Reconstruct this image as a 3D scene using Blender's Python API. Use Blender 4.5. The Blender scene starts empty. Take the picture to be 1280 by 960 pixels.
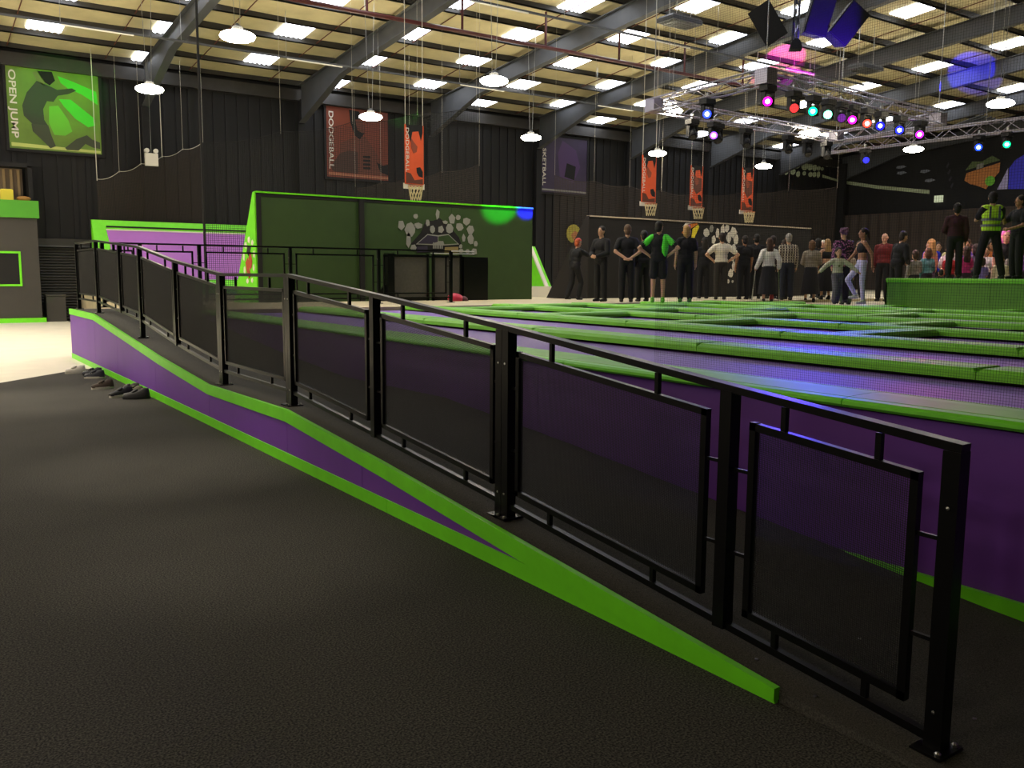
import bpy, bmesh, math, random
from mathutils import Vector, Matrix, Euler
random.seed(7)
R = math.radians
SC = bpy.context.scene
COL = SC.collection

# ------------------------------------------------------------------ camera, world, exposure
F_PX, PITCH, YAW, ROLL = 1099.4, R(7.1163), R(34.966), R(0.4303)
_fw = Vector((math.sin(YAW)*math.cos(PITCH), math.cos(YAW)*math.cos(PITCH), -math.sin(PITCH)))
_r = Vector((math.cos(YAW), -math.sin(YAW), 0)); _u = _r.cross(_fw)
_r2 = _r*math.cos(ROLL) + _u*math.sin(ROLL); _u2 = -_r*math.sin(ROLL) + _u*math.cos(ROLL)
cam_data = bpy.data.cameras.new('camera'); cam_data.sensor_width = 36.0; cam_data.lens = F_PX/1280*36
cam_data.clip_end = 200; cam_data.clip_start = 0.05
cam = bpy.data.objects.new('camera', cam_data); COL.objects.link(cam)
cam.matrix_world = Matrix(((_r2.x,_u2.x,-_fw.x,0),(_r2.y,_u2.y,-_fw.y,0),(_r2.z,_u2.z,-_fw.z,1.6),(0,0,0,1)))
SC.camera = cam
world = bpy.data.worlds.new('world'); SC.world = world; world.use_nodes = True
world.node_tree.nodes['Background'].inputs[0].default_value = (0.6,0.65,0.7,1)
world.node_tree.nodes['Background'].inputs[1].default_value = 0.3
SC.view_settings.view_transform = 'Standard'; SC.view_settings.look = 'None'
SC.view_settings.exposure = 0.0; SC.view_settings.gamma = 1.0; SC.view_settings.use_curve_mapping = False
LAMP_GLOW = 80.0          # radiance of the high-bay lamps
SKY_GLOW = 9.0            # daylight through the roof-light sheets

# ------------------------------------------------------------------ materials
def lin(h):
    h = h.lstrip('#'); o = []
    for i in (0,2,4):
        c = int(h[i:i+2],16)/255; o.append(c/12.92 if c <= .04045 else ((c+.055)/1.055)**2.4)
    return (*o, 1)
_mats = {}
def mat(name, col, rough=.6, metal=0., noise=0., nscale=8., bump=0., bscale=200., spec=.5, emit=0.):
    if name in _mats: return _mats[name]
    m = bpy.data.materials.new(name); m.use_nodes = True; nt = m.node_tree; b = nt.nodes['Principled BSDF']
    c = lin(col) if isinstance(col, str) else (*col[:3], 1)
    b.inputs['Base Color'].default_value = c; b.inputs['Roughness'].default_value = rough
    b.inputs['Metallic'].default_value = metal; b.inputs['Specular IOR Level'].default_value = spec
    if emit:
        b.inputs['Emission Color'].default_value = c; b.inputs['Emission Strength'].default_value = emit
    tc = None
    if noise or bump: tc = nt.nodes.new('ShaderNodeTexCoord')
    if noise:
        n = nt.nodes.new('ShaderNodeTexNoise'); n.inputs['Scale'].default_value = nscale; n.inputs['Detail'].default_value = 4
        nt.links.new(tc.outputs['Object'], n.inputs['Vector'])
        mr = nt.nodes.new('ShaderNodeMapRange'); mr.inputs['From Min'].default_value = .3; mr.inputs['From Max'].default_value = .7
        mr.inputs['To Min'].default_value = 1-noise; mr.inputs['To Max'].default_value = 1+noise
        nt.links.new(n.outputs['Fac'], mr.inputs['Value'])
        mx = nt.nodes.new('ShaderNodeVectorMath'); mx.operation = 'SCALE'; mx.inputs[0].default_value = c[:3]
        nt.links.new(mr.outputs[0], mx.inputs['Scale']); nt.links.new(mx.outputs[0], b.inputs['Base Color'])
    if bump:
        n2 = nt.nodes.new('ShaderNodeTexNoise'); n2.inputs['Scale'].default_value = bscale; n2.inputs['Detail'].default_value = 2
        nt.links.new(tc.outputs['Object'], n2.inputs['Vector'])
        bp = nt.nodes.new('ShaderNodeBump'); bp.inputs['Strength'].default_value = bump; bp.inputs['Distance'].default_value = .01
        nt.links.new(n2.outputs['Fac'], bp.inputs['Height']); nt.links.new(bp.outputs[0], b.inputs['Normal'])
    _mats[name] = m
    return m
def speckle(name, a, b_, scale, rough=.9, big=.12):
    if name in _mats: return _mats[name]
    m = mat(name, a, rough, spec=.2); nt = m.node_tree; b = nt.nodes['Principled BSDF']
    tc = nt.nodes.new('ShaderNodeTexCoord')
    n = nt.nodes.new('ShaderNodeTexNoise'); n.inputs['Scale'].default_value = scale; n.inputs['Detail'].default_value = 3
    w = nt.nodes.new('ShaderNodeTexNoise'); w.inputs['Scale'].default_value = .9; w.inputs['Detail'].default_value = 3
    nt.links.new(tc.outputs['Object'], n.inputs['Vector']); nt.links.new(tc.outputs['Object'], w.inputs['Vector'])
    cr = nt.nodes.new('ShaderNodeValToRGB'); cr.color_ramp.elements[0].position = .38; cr.color_ramp.elements[1].position = .66
    cr.color_ramp.elements[0].color = lin(a); cr.color_ramp.elements[1].color = lin(b_)
    nt.links.new(n.outputs['Fac'], cr.inputs[0])
    mr = nt.nodes.new('ShaderNodeMapRange'); mr.inputs['From Min'].default_value = .3; mr.inputs['From Max'].default_value = .7
    mr.inputs['To Min'].default_value = 1-big; mr.inputs['To Max'].default_value = 1+big
    nt.links.new(w.outputs['Fac'], mr.inputs['Value'])
    mx = nt.nodes.new('ShaderNodeVectorMath'); mx.operation = 'SCALE'
    nt.links.new(cr.outputs[0], mx.inputs[0]); nt.links.new(mr.outputs[0], mx.inputs['Scale']); nt.links.new(mx.outputs[0], b.inputs['Base Color'])
    bp = nt.nodes.new('ShaderNodeBump'); bp.inputs['Strength'].default_value = .5; bp.inputs['Distance'].default_value = .006
    nt.links.new(n.outputs['Fac'], bp.inputs['Height']); nt.links.new(bp.outputs[0], b.inputs['Normal'])
    return m
def plaid(name, c1, c2, c3, scale):
    m = mat(name, c1, .85); nt = m.node_tree; b = nt.nodes['Principled BSDF']; tc = nt.nodes.new('ShaderNodeTexCoord')
    prev = None; base = lin(c1)
    for i,(ax,c) in enumerate((('X',c2),('Z',c3))):
        w = nt.nodes.new('ShaderNodeTexWave'); w.bands_direction = ax; w.inputs['Scale'].default_value = scale
        nt.links.new(tc.outputs['Object'], w.inputs['Vector'])
        g = nt.nodes.new('ShaderNodeMath'); g.operation = 'GREATER_THAN'; g.inputs[1].default_value = .78
        nt.links.new(w.outputs['Fac'], g.inputs[0])
        mx = nt.nodes.new('ShaderNodeMix'); mx.data_type = 'RGBA'; mx.inputs[7].default_value = lin(c)
        nt.links.new(g.outputs[0], mx.inputs[0])
        if prev: nt.links.new(prev, mx.inputs[6])
        else: mx.inputs[6].default_value = base
        prev = mx.outputs[2]
    nt.links.new(prev, b.inputs['Base Color']); return m
def floral(name, c1, c2, scale=14):
    m = mat(name, c1, .85); nt = m.node_tree; b = nt.nodes['Principled BSDF']; tc = nt.nodes.new('ShaderNodeTexCoord')
    v = nt.nodes.new('ShaderNodeTexVoronoi'); v.inputs['Scale'].default_value = scale; nt.links.new(tc.outputs['Object'], v.inputs['Vector'])
    cr = nt.nodes.new('ShaderNodeValToRGB'); cr.color_ramp.elements[0].color = lin(c2); cr.color_ramp.elements[1].color = lin(c1)
    cr.color_ramp.elements[0].position = .35; cr.color_ramp.elements[1].position = .5
    nt.links.new(v.outputs['Distance'], cr.inputs[0]); nt.links.new(cr.outputs[0], b.inputs['Base Color']); return m
def glow(name, col, s):
    if name in _mats: return _mats[name]
    m = bpy.data.materials.new(name); m.use_nodes = True; nt = m.node_tree; nt.nodes.clear()
    e = nt.nodes.new('ShaderNodeEmission'); e.inputs[0].default_value = lin(col); e.inputs[1].default_value = s
    o = nt.nodes.new('ShaderNodeOutputMaterial'); nt.links.new(e.outputs[0], o.inputs[0]); _mats[name] = m; return m

M_CARPET = speckle('dark_carpet', '20201f', '56544e', 120, .95)
M_RAMPC = speckle('ramp_carpet', '373633', '56544f', 190, .95)
M_PALE = mat('pale_floor', 'e9e1cf', .45, noise=.05, nscale=2)
M_GREEN = mat('green_vinyl', '78d028', .5, noise=.07, nscale=5, bump=.08, bscale=60)
M_LIME = mat('lime_trim', '70dc1c', .45, noise=.05, nscale=7)
M_DGREEN = mat('shaded_green_padding', '2d451a', .6, noise=.08, nscale=3)  # darkened green: shading and net overlay put into the wall colour
M_PURPLE = mat('purple_board', '67319a', .55, noise=.06, nscale=2.5)
M_LPURPLE = mat('light_purple_board', 'a864c0', .55, noise=.05, nscale=2)
M_BED = mat('purple_bed_fabric', '7d55b8', .55, noise=.08, nscale=30, bump=.15, bscale=300)
M_BLACK = mat('black_powder_coat', '070708', .34, noise=.15, nscale=12, spec=.28)
M_MESH = mat('black_mesh', '080808', .6)
M_NET = mat('black_net_cord', '15130f', .8)
M_NETB = mat('brown_net_cord', '3a3129', .85)
M_ROPE = mat('white_rope', 'c9c4b4', .8)
M_STEEL = mat('bright_steel', 'b9b9b4', .3, 1.)
M_ALU = mat('aluminium_truss', 'a9a5b4', .35, .9)
M_GSTEEL = mat('grey_painted_steel', '46484b', .55, noise=.1, nscale=3)
M_PURLIN = mat('dark_purlin_steel', '2b2926', .6, noise=.15, nscale=4)
M_ROD = mat('red_oxide_rod', '5a2a1e', .6)
M_PIPE = mat('maroon_pipe', '54201f', .45, noise=.1, nscale=6)
M_PANEL = mat('cream_roof_lining', 'c3b88f', .8, noise=.12, nscale=1.3, bump=.1, bscale=3)
M_SKY = glow('roof_light_sheet', 'eef3ff', SKY_GLOW)
M_LAMP = glow('lamp_glow', 'fff1d2', LAMP_GLOW)
M_CLAD = mat('dark_wall_cladding', '0b0a0a', .75, noise=.12, nscale=.7)
M_BWALL = mat('black_wall_padding', '0c0a0c', .6, noise=.1, nscale=2)
M_BWEDGE = mat('brown_black_padding', '1f1918', .65, noise=.1, nscale=2)
M_GREYW = mat('charcoal_kiosk_board', '3d3a36', .75, noise=.06, nscale=1.5)
M_BEIGE = mat('beige_walkway', 'c9bd9c', .6, noise=.08, nscale=2)
M_SHUT = mat('shutter_steel', '2e2c29', .6)
M_DARK = mat('near_black', '0e0d0e', .8)
M_GREYP = mat('grey_print', '8d8d86', .7)
M_WHITEP = mat('white_print', 'd8d3c6', .7)
M_PLUM = mat('plum_print', '2a2338', .7)
M_SPK = mat('speaker_black', '131214', .6, noise=.1, nscale=10)

# ------------------------------------------------------------------ mesh helper
class MB:
    def __init__(s): s.v = []; s.f = []
    def box(s, x0,x1,y0,y1,z0,z1):
        b = len(s.v)
        s.v += [(x0,y0,z0),(x1,y0,z0),(x1,y1,z0),(x0,y1,z0),(x0,y0,z1),(x1,y0,z1),(x1,y1,z1),(x0,y1,z1)]
        s.f += [tuple(b+i for i in q) for q in ((0,3,2,1),(4,5,6,7),(0,1,5,4),(1,2,6,5),(2,3,7,6),(3,0,4,7))]; return s
    def pad(s, x0,x1,y0,y1,z0,z1,c=.03):
        b = len(s.v)
        for (z,i) in ((z0,0),(z1-c,0),(z1,c)):
            s.v += [(x0+i,y0+i,z),(x1-i,y0+i,z),(x1-i,y1-i,z),(x0+i,y1-i,z)]
        for r in (0,4):
            for k in range(4): s.f.append((b+r+k,b+r+(k+1)%4,b+r+4+(k+1)%4,b+r+4+k))
        s.f += [(b+3,b+2,b+1,b),(b+8,b+9,b+10,b+11)]; return s
    def bar(s, p, q, w, h, up=(0,0,1), ends=True):
        p = Vector(p); q = Vector(q); d = (q-p).normalized(); up = Vector(up)
        if abs(d.dot(up)) > .98: up = Vector((0,1,0))
        a = d.cross(up).normalized(); u = a.cross(d); b = len(s.v)
        for e in (p,q):
            for i,j in ((-1,-1),(1,-1),(1,1),(-1,1)): s.v.append(tuple(e+a*i*w/2+u*j*h/2))
        for k in range(4): s.f.append((b+k,b+(k+1)%4,b+4+(k+1)%4,b+4+k))
        if ends: s.f += [(b+3,b+2,b+1,b),(b+4,b+5,b+6,b+7)]
        return s
    def tube(s, p, q, r, n=8, r2=None):
        p = Vector(p); q = Vector(q); d = (q-p).normalized(); r2 = r if r2 is None else r2
        up = Vector((0,0,1)) if abs(d.z) < .9 else Vector((1,0,0))
        a = d.cross(up).normalized(); u = a.cross(d); b = len(s.v)
        for e,rr in ((p,r),(q,r2)):
            for k in range(n):
                t = 2*math.pi*k/n; s.v.append(tuple(e+a*math.cos(t)*rr+u*math.sin(t)*rr))
        for k in range(n): s.f.append((b+k,b+(k+1)%n,b+n+(k+1)%n,b+n+k))
        s.f += [tuple(b+k for k in range(n-1,-1,-1)), tuple(b+n+k for k in range(n))]; return s
    def prism(s, pts, off):
        b = len(s.v); n = len(pts); off = Vector(off)
        s.v += [tuple(p) for p in pts] + [tuple(Vector(p)+off) for p in pts]
        for k in range(n): s.f.append((b+k,b+(k+1)%n,b+n+(k+1)%n,b+n+k))
        s.f += [tuple(b+k for k in range(n-1,-1,-1)), tuple(b+n+k for k in range(n))]; return s
    def plate(s, pts, y, t=.004):          # polygon in the x-z plane, facing -y
        return s.prism([(x,y,z) for x,z in pts], (0,t,0))
    def platex(s, pts, x, t=.004):         # polygon in the y-z plane, facing -x
        return s.prism([(x,y,z) for y,z in pts], (t,0,0))
    def lathe(s, prof, c=(0,0,0), n=16):
        b = len(s.v); m = len(prof)
        for r,z in prof:
            for k in range(n):
                t = 2*math.pi*k/n; s.v.append((c[0]+r*math.cos(t), c[1]+r*math.sin(t), c[2]+z))
        for i in range(m-1):
            for k in range(n): s.f.append((b+i*n+k,b+i*n+(k+1)%n,b+(i+1)*n+(k+1)%n,b+(i+1)*n+k))
        s.f += [tuple(b+k for k in range(n-1,-1,-1)), tuple(b+(m-1)*n+k for k in range(n))]; return s
    def ell(s, c, r, rot=None, nu=12, nv=8):
        b = len(s.v); c = Vector(c)
        for i in range(1,nv):
            ph = math.pi*i/nv
            for k in range(nu):
                t = 2*math.pi*k/nu
                v = Vector((r[0]*math.sin(ph)*math.cos(t), r[1]*math.sin(ph)*math.sin(t), r[2]*math.cos(ph)))
                if rot is not None: v = rot @ v
                s.v.append(tuple(c+v))
        for sgn in (1,-1):
            v = Vector((0,0,r[2]*sgn)); v = rot @ v if rot is not None else v
            s.v.append(tuple(c+v))
        top = len(s.v)-2
        for i in range(nv-2):
            for k in range(nu): s.f.append((b+i*nu+k,b+(i+1)*nu+k,b+(i+1)*nu+(k+1)%nu,b+i*nu+(k+1)%nu))
        for k in range(nu):
            s.f.append((top,b+k,b+(k+1)%nu)); e = b+(nv-2)*nu
            s.f.append((top+1,e+(k+1)%nu,e+k))
        return s
    def cap(s, p, r0, q, r1, n=10):        # tapered capsule
        p = Vector(p); q = Vector(q); d = q-p; L = d.length
        if L < 1e-6: return s.ell(p,(r0,)*3)
        d /= L; up = Vector((0,0,1)) if abs(d.z) < .9 else Vector((1,0,0))
        a = d.cross(up).normalized(); u = a.cross(d); b = len(s.v); rings = []
        for t in (-.92,-.6,0): rings.append((p+d*r0*t, r0*math.sqrt(1-t*t)))
        for t in (0,.6,.92): rings.append((q+d*r1*t, r1*math.sqrt(1-t*t)))
        for c,rr in rings:
            for k in range(n):
                th = 2*math.pi*k/n; s.v.append(tuple(c+a*math.cos(th)*rr+u*math.sin(th)*rr))
        for i in range(len(rings)-1):
            for k in range(n): s.f.append((b+i*n+k,b+i*n+(k+1)%n,b+(i+1)*n+(k+1)%n,b+(i+1)*n+k))
        e = b+(len(rings)-1)*n
        s.f += [tuple(b+k for k in range(n-1,-1,-1)), tuple(e+k for k in range(n))]; return s
    def mesh(s, name, m, smooth=False, org=(0,0,0)):
        me = bpy.data.meshes.new(name)
        me.from_pydata([(x-org[0],y-org[1],z-org[2]) for x,y,z in s.v] if any(org) else s.v, [], s.f)
        if m: me.materials.append(m)
        if smooth: me.shade_smooth()
        me.update(); return me
ORG = {}
def thing(name, label, cat, loc=(0,0,0), group=None, rot=None):
    o = bpy.data.objects.new(name, None); o.empty_display_size = .2; COL.objects.link(o); o.location = loc
    if rot: o.rotation_euler = rot
    o['label'] = label; o['category'] = cat
    if group: o['group'] = group
    ORG[o.name] = tuple(loc); return o
def part(name, mb, m, parent, smooth=False, label=None, kind=None, local=False):
    """mesh part in world coordinates (or already local to the thing) parented to a thing or a part"""
    org = (0,0,0) if local else ORG.get(parent.name, (0,0,0))
    o = bpy.data.objects.new(name, mb.mesh(name, m, smooth, org)); COL.objects.link(o); o.parent = parent
    ORG[o.name] = org
    if label: o['label'] = label
    if kind: o['kind'] = kind
    return o
def solo(name, mb, m, label, cat, group=None, smooth=False, kind=None):
    o = bpy.data.objects.new(name, mb.mesh(name, m, smooth)); COL.objects.link(o); o['label'] = label; o['category'] = cat
    if group: o['group'] = group
    if kind: o['kind'] = kind
    return o
def struct(name, mb, m, parent=None, label=None):
    o = bpy.data.objects.new(name, mb.mesh(name, m)); COL.objects.link(o); ORG[o.name] = (0,0,0)
    if parent: o.parent = parent
    else: o['kind'] = 'structure'
    if label: o['label'] = label
    return o
def text(body, size, m, parent, loc, vertical=True, bold=.0, name='lettering', facing='y', width=None):
    cu = bpy.data.curves.new(name, 'FONT'); cu.body = body; cu.size = size; cu.extrude = .003; cu.offset = bold
    cu.align_x = 'LEFT'; cu.align_y = 'BOTTOM_BASELINE'; cu.materials.append(m)
    o = bpy.data.objects.new(name, cu); COL.objects.link(o); o.parent = parent
    org = ORG.get(parent.name, (0,0,0))
    mt = Matrix.Rotation(R(90),4,'X')
    if vertical: mt = Matrix.Rotation(R(90),4,'Y') @ mt
    if width:
        bpy.context.view_layer.update(); w = o.dimensions.x
        mt = mt @ Matrix.Diagonal((width/w,1,1,1))
    mt.translation = Vector(loc)-Vector(org)
    o.matrix_local = mt
    return o

# ------------------------------------------------------------------ the building
H_EAVE, SL, RIDGE = 8.35, .09, 10.0
def roof_z(y): return H_EAVE + SL*(32-y) if y >= RIDGE else H_EAVE + SL*(32-RIDGE) - SL*(RIDGE-y)
X0, X1, Y0, Y1 = -14.0, 45.5, -14.0, 32.0
floor = struct('floor', MB().prism([(X0,Y0,-.2),(X1,Y0,-.2),(X1,Y1,-.2),(4.5,Y1,-.2),(4.5,16.1,-.2),(2.4,15.8,-.2),(.55,13.8,-.2),(X0,13.6,-.2)], (0,0,.2)), M_CARPET)
struct('floor_entrance', MB().prism([(X0,13.6,-.2),(.55,13.8,-.2),(2.4,15.8,-.2),(4.5,16.1,-.2),(4.5,Y1,-.2),(X0,Y1,-.2)], (0,0,.2)), M_PALE, label='pale smooth floor of the entrance area')
wall_back = struct('wall_back', MB().box(X0,X1,Y1,Y1+.2,0,8.6), M_CLAD)
struct('wall_right', MB().box(X1-.05,X1+.2,Y0,Y1,0,10.6), M_CLAD)
struct('wall_left', MB().box(X0-.2,X0,Y0,Y1,0,10.6), M_CLAD)
struct('wall_front', MB().box(X0,X1,Y0-.2,Y0,0,10.6), M_CLAD)
# cladding ribs of the back wall, one ribbed sheet per bay
xs = [1.8+5.42*k for k in range(9)]; xs = [-9.0,-3.6]+xs
for k in range(len(xs)-1):
    mb = MB(); x = xs[k]+.2
    while x < xs[k+1]-.2:
        mb.box(x, x+.14, Y1-.045, Y1, 0 if x > 5 else 2.6, 8.1); x += .42
    struct('cladding_sheet', mb, M_CLAD, wall_back)
struct('eaves_beam', MB().box(X0,X1,31.75,31.99,7.85,8.25), M_PURLIN, wall_back)
for k,x in enumerate(xs):
    mb = MB(); mb.box(x-.14,x+.14,31.62,31.66,0,7.0).box(x-.14,x+.14,31.95,31.99,0,8.2).box(x-.012,x+.012,31.66,31.95,0,7.9)
    struct('column', mb, M_DARK, wall_back)
# ceiling
ceil = struct('ceiling', MB().prism([(X0,Y1+.2,H_EAVE+.35),(X0,RIDGE,roof_z(RIDGE)+.33),(X0,Y0-.2,roof_z(Y0)+.33),(X0,Y0-.2,roof_z(Y0)+.45),(X0,RIDGE,roof_z(RIDGE)+.45),(X0,Y1+.2,H_EAVE+.5)], (X1-X0+.2,0,0)), M_DARK)
PITCHY = 1.465; ys = [31.83-PITCHY*k for k in range(16)]
cols = [7.25-5.42*3+5.42*k for k in range(12)]
for i in range(len(ys)-1):
    ya, yb = ys[i]-.015, ys[i+1]+.015
    for k in range(len(cols)-1):
        xa, xb = cols[k]+.012, cols[k+1]-.012
        if xb > X1: continue
        sag = random.uniform(-.015,.015)
        za, zb = roof_z(ya)+.2, roof_z(yb)+.2
        m = MB(); xm = (xa+xb)/2; n = 4; b = 0
        for t in range(n+1):
            x = xa+(xb-xa)*t/n; dz = (-.05-sag)*math.sin(math.pi*t/n)
            m.v += [(x,ya,za+dz),(x,yb,zb+dz),(x,yb,zb+dz+.04),(x,ya,za+dz+.04)]
        for t in range(n):
            q = t*4
            for a_,b_ in ((0,1),(1,2),(2,3),(3,0)): m.f.append((q+a_,q+b_,q+4+b_,q+4+a_))
        struct('ceiling_panel', m, M_PANEL, ceil)
m = MB(); m.prism([(X0,RIDGE,roof_z(RIDGE)+.24),(X1,RIDGE,roof_z(RIDGE)+.24),(X1,Y0,roof_z(Y0)+.24),(X0,Y0,roof_z(Y0)+.24)],(0,0,.05)); struct('ceiling_panel', m, M_PANEL, ceil)
for y in ys:
    z = roof_z(y); m = MB(); m.box(X0,X1,y-.03,y+.03,z,z+.2).box(X0,X1,y-.03,y+.06,z,z+.02)
    struct('purlin', m, M_PURLIN, ceil)
for y in [ys[-1]-1.6*k for k in range(1,15)]:
    struct('purlin', MB().box(X0,X1,y-.03,y+.03,roof_z(y),roof_z(y)+.2), M_PURLIN, ceil)
def rafter(x):
    m = MB(); top = lambda y: roof_z(y)-.005
    def bot(y): return top(y)-.55 if y < 28 else top(y)-.55-(y-28)/4*.85
    yy = [31.62,28.0,20.0,RIDGE]
    for a,b in zip(yy[:-1],yy[1:]):
        m.prism([(x-.008,a,bot(a)),(x-.008,b,bot(b)),(x-.008,b,top(b)),(x-.008,a,top(a))],(.016,0,0))
        m.prism([(x-.12,a,bot(a)),(x-.12,b,bot(b)),(x-.12,b,bot(b)-.025),(x-.12,a,bot(a)-.025)],(.24,0,0))
        m.prism([(x-.12,a,top(a)),(x-.12,b,top(b)),(x-.12,b,top(b)-.025),(x-.12,a,top(a)-.025)],(.24,0,0))
    a, b = RIDGE, Y0+.3
    m.prism([(x-.008,a,bot(a)),(x-.008,b,top(b)-.55),(x-.008,b,top(b)),(x-.008,a,top(a))],(.016,0,0))
    m.prism([(x-.12,a,bot(a)),(x-.12,b,top(b)-.55),(x-.12,b,top(b)-.575),(x-.12,a,bot(a)-.025)],(.24,0,0))
    return m
for x in xs: struct('rafter', rafter(x), M_GSTEEL, ceil)
for x in xs[2:]:
    for dx in (-1.15, 1.5):
        m = MB(); m.tube((x+dx,31.8,roof_z(31.8)+.06),(x+dx,RIDGE,roof_z(RIDGE)+.06),.016,6); struct('sag_rod', m, M_ROD, ceil)
# roof-light sheets in a chequer pattern, two corrugated strips each
for c in range(13):
    x = 4.1+3.23*c-3.23
    y = 31.1 if c % 2 == 0 else 29.64
    while y > 11:
        zc = roof_z(y); wdt = .95; m = MB(); n = 24; L = 1.3 if (c*7+int(y*3)) % 5 else 1.0
        for t in range(n+1):
            xx = x-wdt/2+wdt*t/n; dz = .02*math.cos(t/n*2*math.pi*6)
            m.v += [(xx,y-L/2,zc+SL*L/2+.115+dz),(xx,y+L/2,zc-SL*L/2+.115+dz)]
        for t in range(n): m.f.append((2*t,2*t+1,2*t+3,2*t+2))
        struct('roof_light', m, M_SKY, ceil)
        y -= 2.93
# services under the roof
t = thing('sprinkler_pipe', 'maroon sprinkler pipe running under the rafters on short hangers', 'pipe', (15,21.7,8.3))
part('pipe', MB().tube((-6,21.7,8.28),(26.5,21.7,8.28),.055,10), M_PIPE, t, True)
for k in range(11):
    x = -4+2.9*k; part('hanger', MB().bar((x,21.7,8.3),(x,21.7,roof_z(21.7)+.02),.05,.05), M_PIPE, t)
for nm,y,z,xa,xb,lab in (('cable_rail',25.1,7.7,-3,30,'thin pale cable rail hung along the roof near the posters'),('cable_rail',18.9,8.2,8,28,'thin grey cable rail hung from the roof above the stage lights')):
    t = thing(nm, lab, 'cable rail', ((xa+xb)/2,y,z)); part('rail', MB().bar((xa,y,z),(xb,y,z),.06,.05), M_GSTEEL, t)
    x = xa+1
    while x < xb: 
        part('hanger', MB().tube((x,y,z),(x,y,roof_z(y)),.006,5), M_STEEL, t)
        if int(x) % 2: part('conduit', MB().tube((x,y-.05,z-.05),(x+1.7,y-.05,z-.05),.02,6), M_WHITEP, t)
        x += 2.9
def heater(x,y,z,lab):
    t = thing('radiant_heater', lab, 'heater', (x,y,z)); ca,sa = math.cos(R(15)),math.sin(R(15))
    m = MB(); m.pad(x-.55,x+.55,y-.3,y+.3,z,z+.16,.06); part('housing', m, M_GSTEEL, t)
    for k in range(6):
        yy = y-.22+.088*k; part('louvre', MB().box(x-.46,x+.46,yy-.012,yy+.012,z-.04,z+.002), M_STEEL, t)
    for sx in (-.4,.4): part('hanger', MB().tube((x+sx,y,z+.15),(x+sx,y,roof_z(y)),.008,5), M_STEEL, t)
heater(17.5,17.4,8.2,'grey louvred heater under the roof left of the purple lights')
heater(26.1,17.6,8.2,'grey louvred heater under the roof right of the speakers')

# ------------------------------------------------------------------ high-bay lamps (real glowing bowls)
def make_lamp(lab, x, y, z=6.0, group='high bay lamps hung from the roof', gm=None):
    t = thing('high_bay_lamp', lab, 'lamp', (x,y,z), group)
    part('diffuser', MB().ell((0,0,0),(.33,.33,.10),nu=14,nv=8), gm or M_LAMP, t, True, local=True)
    part('cap', MB().lathe([(.05,.09),(.12,.10),(.10,.17),(.05,.2),(.02,.24)], n=12), M_GSTEEL, t, local=True)
    h = roof_z(y)-z
    for sx in (-.05,.05): part('suspension_wire', MB().tube((sx,0,.2),(sx*3,0,h+.16),.006,5), M_STEEL, t, local=True)
    return t
LAMPS = [(5.4,23.2,'lamp in front of the green poster, leftmost of the lamps'),(11.4,23.4,'lamp hanging in front of the big orange poster'),
 (17.25,23.7,'lamp hanging just left of the dark purple poster'),(23.1,23.9,'lamp hanging above the second orange hoop banner'),(29.1,24.0,'lamp hanging beside the last orange hoop banner'),
 (5.6,17.1,'lamp close to the roof right of the first rafter'),(11.6,17.4,'lamp in the middle of the hall above the green wall'),(17.5,17.65,'lamp at the left corner of the light truss'),
 (23.6,17.75,'lamp glowing behind the lower edge of the light truss'),(29.3,17.7,'lamp hanging under the second straight truss'),(23.4,11.85,'lamp at the far right, largest in view')]
for x,y,l in LAMPS: make_lamp('round glowing '+l, x, y)
def downlight(lab, x, y, aim, power, deg, z=5.6):  # added out-of-frame spots that make light pools on the carpet
    t = thing('added_downlight', lab, 'lamp', (x,y,z), 'added can downlights pooling light on the entrance carpet')
    d = (Vector(aim)-Vector((x,y,z))).normalized(); c = Vector((0,0,0))
    part('can', MB().tube(c-d*.3,c,.13,14), M_BLACK, t, True, local=True)
    part('lens', MB().tube(c-d*.02,c+d*.005,.10,14), glow('added_can_glow','fff0d8',6), t, local=True)
    part('suspension_wire', MB().tube(c-d*.25,Vector((0,0,roof_z(y)-z+.2)),.008,5), M_STEEL, t, local=True)
    l = bpy.data.lights.new('added_can_beam','SPOT'); l.energy = power; l.color = (1,.88,.7); l.spot_size = R(deg); l.spot_blend = 1.0; l.shadow_soft_size = .08
    o = bpy.data.objects.new('added_can_beam',l); COL.objects.link(o); o.parent = t; o.location = d*.03; o.rotation_euler = d.to_track_quat('-Z','Y').to_euler()
downlight('added can downlight pooling light on the middle of the carpet, outside the frame',.5,7.0,(1.8,7.5,0),640,28)
downlight('added can downlight pooling light on the near carpet, outside the frame',.2,4.4,(1.5,4.9,0),330,26)
downlight('added can downlight brightening the shoes at the ramp end, outside the frame',.0,12.5,(1.5,12.2,0),1000,34)
M_LAMP2 = glow('added_lamp_glow', 'fff1dc', LAMP_GLOW*2.0)
for x,y in ((-1.4,17.2),(-.8,20.5),(-.6,24),(-1.5,28),(-4,22),(-4.5,27),(-3.4,12.2),(-9,13),(-9,8),(-9,3),(-9,-2)): make_lamp('unseen round lamp added to brighten the entrance side, outside the frame', x, y, 5.0, gm=M_LAMP2)  # added unseen lamps brightening the entrance floor, ramp side and pad fronts

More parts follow.
